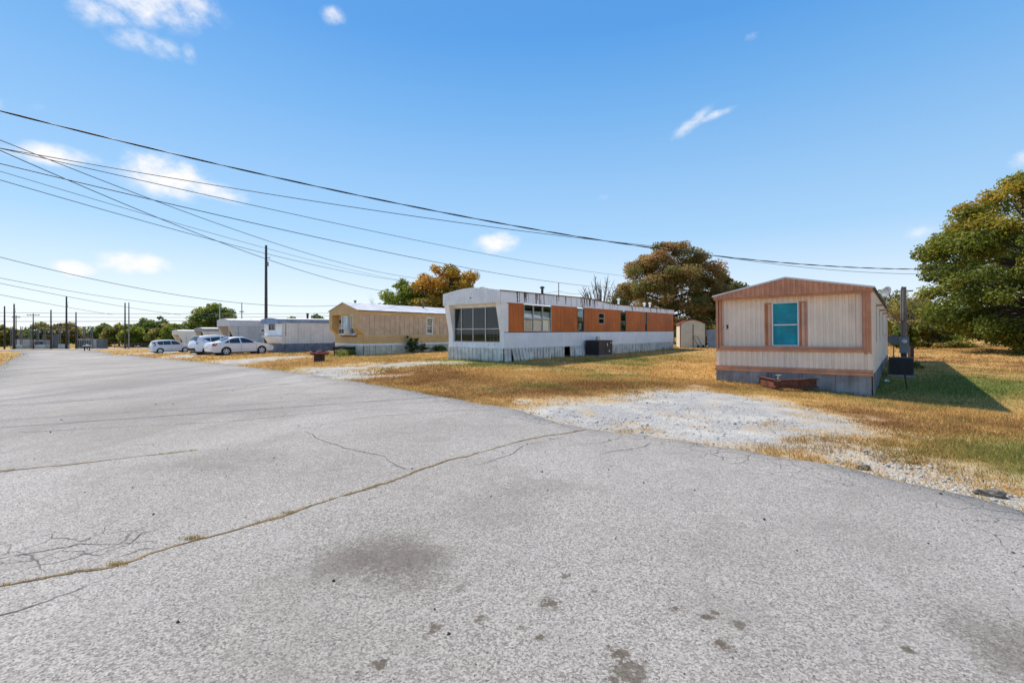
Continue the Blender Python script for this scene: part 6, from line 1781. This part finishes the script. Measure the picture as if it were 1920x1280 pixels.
MB().tube([(.03, 0, -.1), (-.06, 0, .48)], .018, 6).build('rod', M_BLACK, root)
MB().tube([(-.06, 0, .48), (-.075, 0, .50)], .026, 6).build('cap', M_BLACK, root)
x, y = 24.1, 27.5
root = empty('fence_post', (x, y, g(x, y))); tag(root, 'short dark wooden post standing alone on the lawn', 'post')
MB().box(-.11, .11, -.09, .09, -.2, .72).build('post', mat('dark_wood', (.07, .05, .04), .9, .4, 6), root)
MB().box(-.42, -.36, -.03, .03, -.2, .62).build('side_stake', mat('dark_wood', (.07, .05, .04)), root)
MB().tube([(.35, -.2, .03), (.8, -.3, .05), (1.1, -.25, .02)], .03, 6).build('fallen_branch', M_BARK, root)
def litter(label, xy, s, seed):
    rr_ = random.Random(seed); m = MB(); pts = []
    for k in range(9):
        a = 2 * math.pi * k / 9; pts.append((math.cos(a) * s * rr_.uniform(.5, 1.1), math.sin(a) * s * rr_.uniform(.4, .8), rr_.uniform(.01, .06)))
    pts.append((0, 0, .09 * s / .12)); m.add(pts, [(k, (k + 1) % 9, 9) for k in range(9)])
    o = m.build('litter', M_WHITECLEAN); o.location = (*xy, g(*xy)); return tag(o, label, 'litter')
litter('crumpled white scrap in the shade beside the cream home', (13.5, 16.4), .14, 2)
litter('white scrap in the grass below the white home skirting', (2.4, 20.6), .10, 3)
M_TWIG = mat('twig', (.07, .045, .03), .9)
# mailbox stand by the cross road
x, y = -69.9, 74.9
root = empty('mailbox_stand', (x, y, g(x, y)), R(48)); root.scale = (.72, .72, .95); tag(root, 'white-topped mailbox stand on dark legs by the cross road', 'mailbox')
for a in (-.45, .35):
    MB().box(a - .09, a + .09, -.1, .1, -.2, .85).build('leg', mat('dark_wood', (.07, .05, .04)), root)
MB().box(-.05, .07, -.12, .12, .2, .85).build('brace', mat('dark_wood', (.07, .05, .04)), root)
MB().box(-.78, .72, -.30, .30, .85, .95).build('board', M_WHITECLEAN, root)
mbx = MB().prism([(-.22, .95), (.22, .95), (.22, 1.05)] + [(.22 * math.cos(t), 1.05 + .1 * math.sin(t)) for t in np.linspace(0, math.pi, 7)][1:] , lambda p, q, t: (p, t, q), -.26, .26)
mbx.build('mailbox', M_WHITECLEAN, root)

# ------------------------------------------------------------------ electrical substation beyond the cross road
M_STEEL = mat('galvanised_frame', (.20, .21, .22), .5, .2, 3, metal=.3)
M_CAB = mat('pale_grey_cabinet', (.50, .53, .55), .5, .12, 2)
M_CABD = mat('dark_blue_grey_box', (.13, .16, .19), .5, .15, 2)
M_RUSTB = mat('rust_beam', (.30, .17, .10), .8, .3, 4)
GE = 'substation equipment'
SY = 101.5
def sx(px):
    return (px - 960) / 853.33 * SY
def sz(py):
    return 1.5 - (py - 625) / 853.33 * SY
zs = g(sx(100), SY)
for xa, lab in ((62, 'left'), (143, 'right')):
    pass
root = empty('substation_frame', (sx(103), SY, zs)); tag(root, 'long steel gantry with a rusty top beam over the substation', 'gantry', GE)
ox = sx(103)
for px in (22, 40, 58, 71, 84, 97, 112, 128, 144, 158, 172):
    a = sx(px) - ox
    p_ = MB()
    for dx in (-.18, .18):
        p_.box(a + dx - .05, a + dx + .05, -.05, .05, -.3, sz(612) - zs)
    for k in range(8):
        z = .4 + k * .6
        if z + .6 < sz(612) - zs:
            p_.tube([(a - .18, 0, z), (a + .18, 0, z + .55)], .03, 4)
    p_.build('lattice_post', M_STEEL, root)
for pa, pb in ((58, 84), (84, 112), (112, 144)):
    MB().box(sx(pa) - ox, sx(pb) - ox - .02, -.15, .15, sz(613.6) - zs, sz(610.6) - zs).build('beam', M_RUSTB, root)
MB().box(sx(144) - ox, sx(198) - ox, -.06, .06, sz(612.6) - zs, sz(611.8) - zs).build('bus_bar', M_STEEL, root)
for py in (620, 628):
    MB().box(sx(20) - ox, sx(172) - ox, .3, .36, sz(py) - zs, sz(py - .7) - zs).build('bus_bar', M_STEEL, root)
for k, px in enumerate((71.5, 113, 88, 100, 126, 152, 160)):
    a = sx(px) - ox
    MB().lathe([(.07, sz(624) - zs), (.14, sz(623.4) - zs), (.08, sz(622.5) - zs), (.14, sz(621.6) - zs), (.07, sz(620.4) - zs)], 8, (a, .33, 0)).build('insulator', mat('white_insulator', (.75, .72, .66), .4), root)
def cabinet(label, px0, px1, py0, py1, m_, feet=True, y=SY - .8, fins=0, bush=0):
    x0, x1 = (px0 - 960) / 853.33 * y, (px1 - 960) / 853.33 * y; c = (x0 + x1) / 2; w = (x1 - x0) / 2; zg = g(c, y)
    zt = 1.5 - (py0 - 625) / 853.33 * y - zg
    root = empty('switchgear', (c, y, zg)); tag(root, label, 'switchgear', GE)
    MB().box(-w - .1, w + .1, -.7, .7, -.3, .12).build('plinth', mat('concrete_pad', (.3, .29, .27)), root)
    MB().box(-w, w, -.55, .55, .12, zt).build('housing', m_, root)
    for s in np.arange(-w + .5, w - .3, .9):
        MB().box(s - .012, s + .012, -.565, -.551, .25, zt - .12).build('door_gap', M_CABD, root)
    MB().box(-w - .06, w + .06, -.62, .62, zt, zt + .07).build('lid', m_, root)
    for k in range(fins):
        MB().box(-w + .1 + k * (2 * w - .2) / fins, -w + .14 + k * (2 * w - .2) / fins, -.75, -.551, .3, zt - .2).build('fin', M_CABD, root)
    for k in range(bush):
        a = -w * .7 + 1.4 * w * k / max(1, bush - 1)
        MB().lathe([(.08, zt + .07), (.15, zt + .2), (.08, zt + .3), (.15, zt + .45), (.07, zt + .6), (.03, zt + .9)], 8, (a, 0, 0)).build('bushing', mat('brown_bushing', (.16, .11, .10), .4), root)
    return root
cabinet('low pale cabinet at the left of the substation', 29, 46.5, 647, 655, M_CAB)
cabinet('tall pale switchgear with dark bushings, left bay', 31, 61, 637, 655, M_CAB, y=SY + 2.2, bush=5)
cabinet('pale transformer with dark fins, second bay', 70, 89, 638, 655, M_CAB, y=SY + 1.2, fins=7, bush=3)
cabinet('low wide pale cabinet in front of the second bay', 68, 89, 647, 655, M_CAB)
cabinet('narrow dark blue-grey box in the middle bay', 99, 107, 628, 655, M_CABD, y=SY + 2.2)
cabinet('short pale cabinet right of the middle bay', 114, 126, 646, 655, M_CAB)
cabinet('large pale transformer of the right bay', 148, 179, 636, 655, M_CAB, y=SY + 2.2, fins=9, bush=5)
cabinet('dark square box at the right end of the substation', 185, 198, 637, 655, M_CABD, y=SY + .6)
# fence beyond the cross road, right of the substation
root = empty('wire_fence', (-76.0, 103.5, g(-76.0, 103.5)), R(16)); tag(root, 'low grey rail fence beyond the cross road', 'fence', GE)
for k in range(12):
    a = -12 + k * 2.2
    MB().box(a - .04, a + .04, -.04, .04, -.6, 1.15).build('post', M_STEEL, root)
for z in (.35, .7, 1.1):
    MB().box(-12.1, 12.4, -.03, .03, z - .03, z + .03).build('rail', M_STEEL, root)
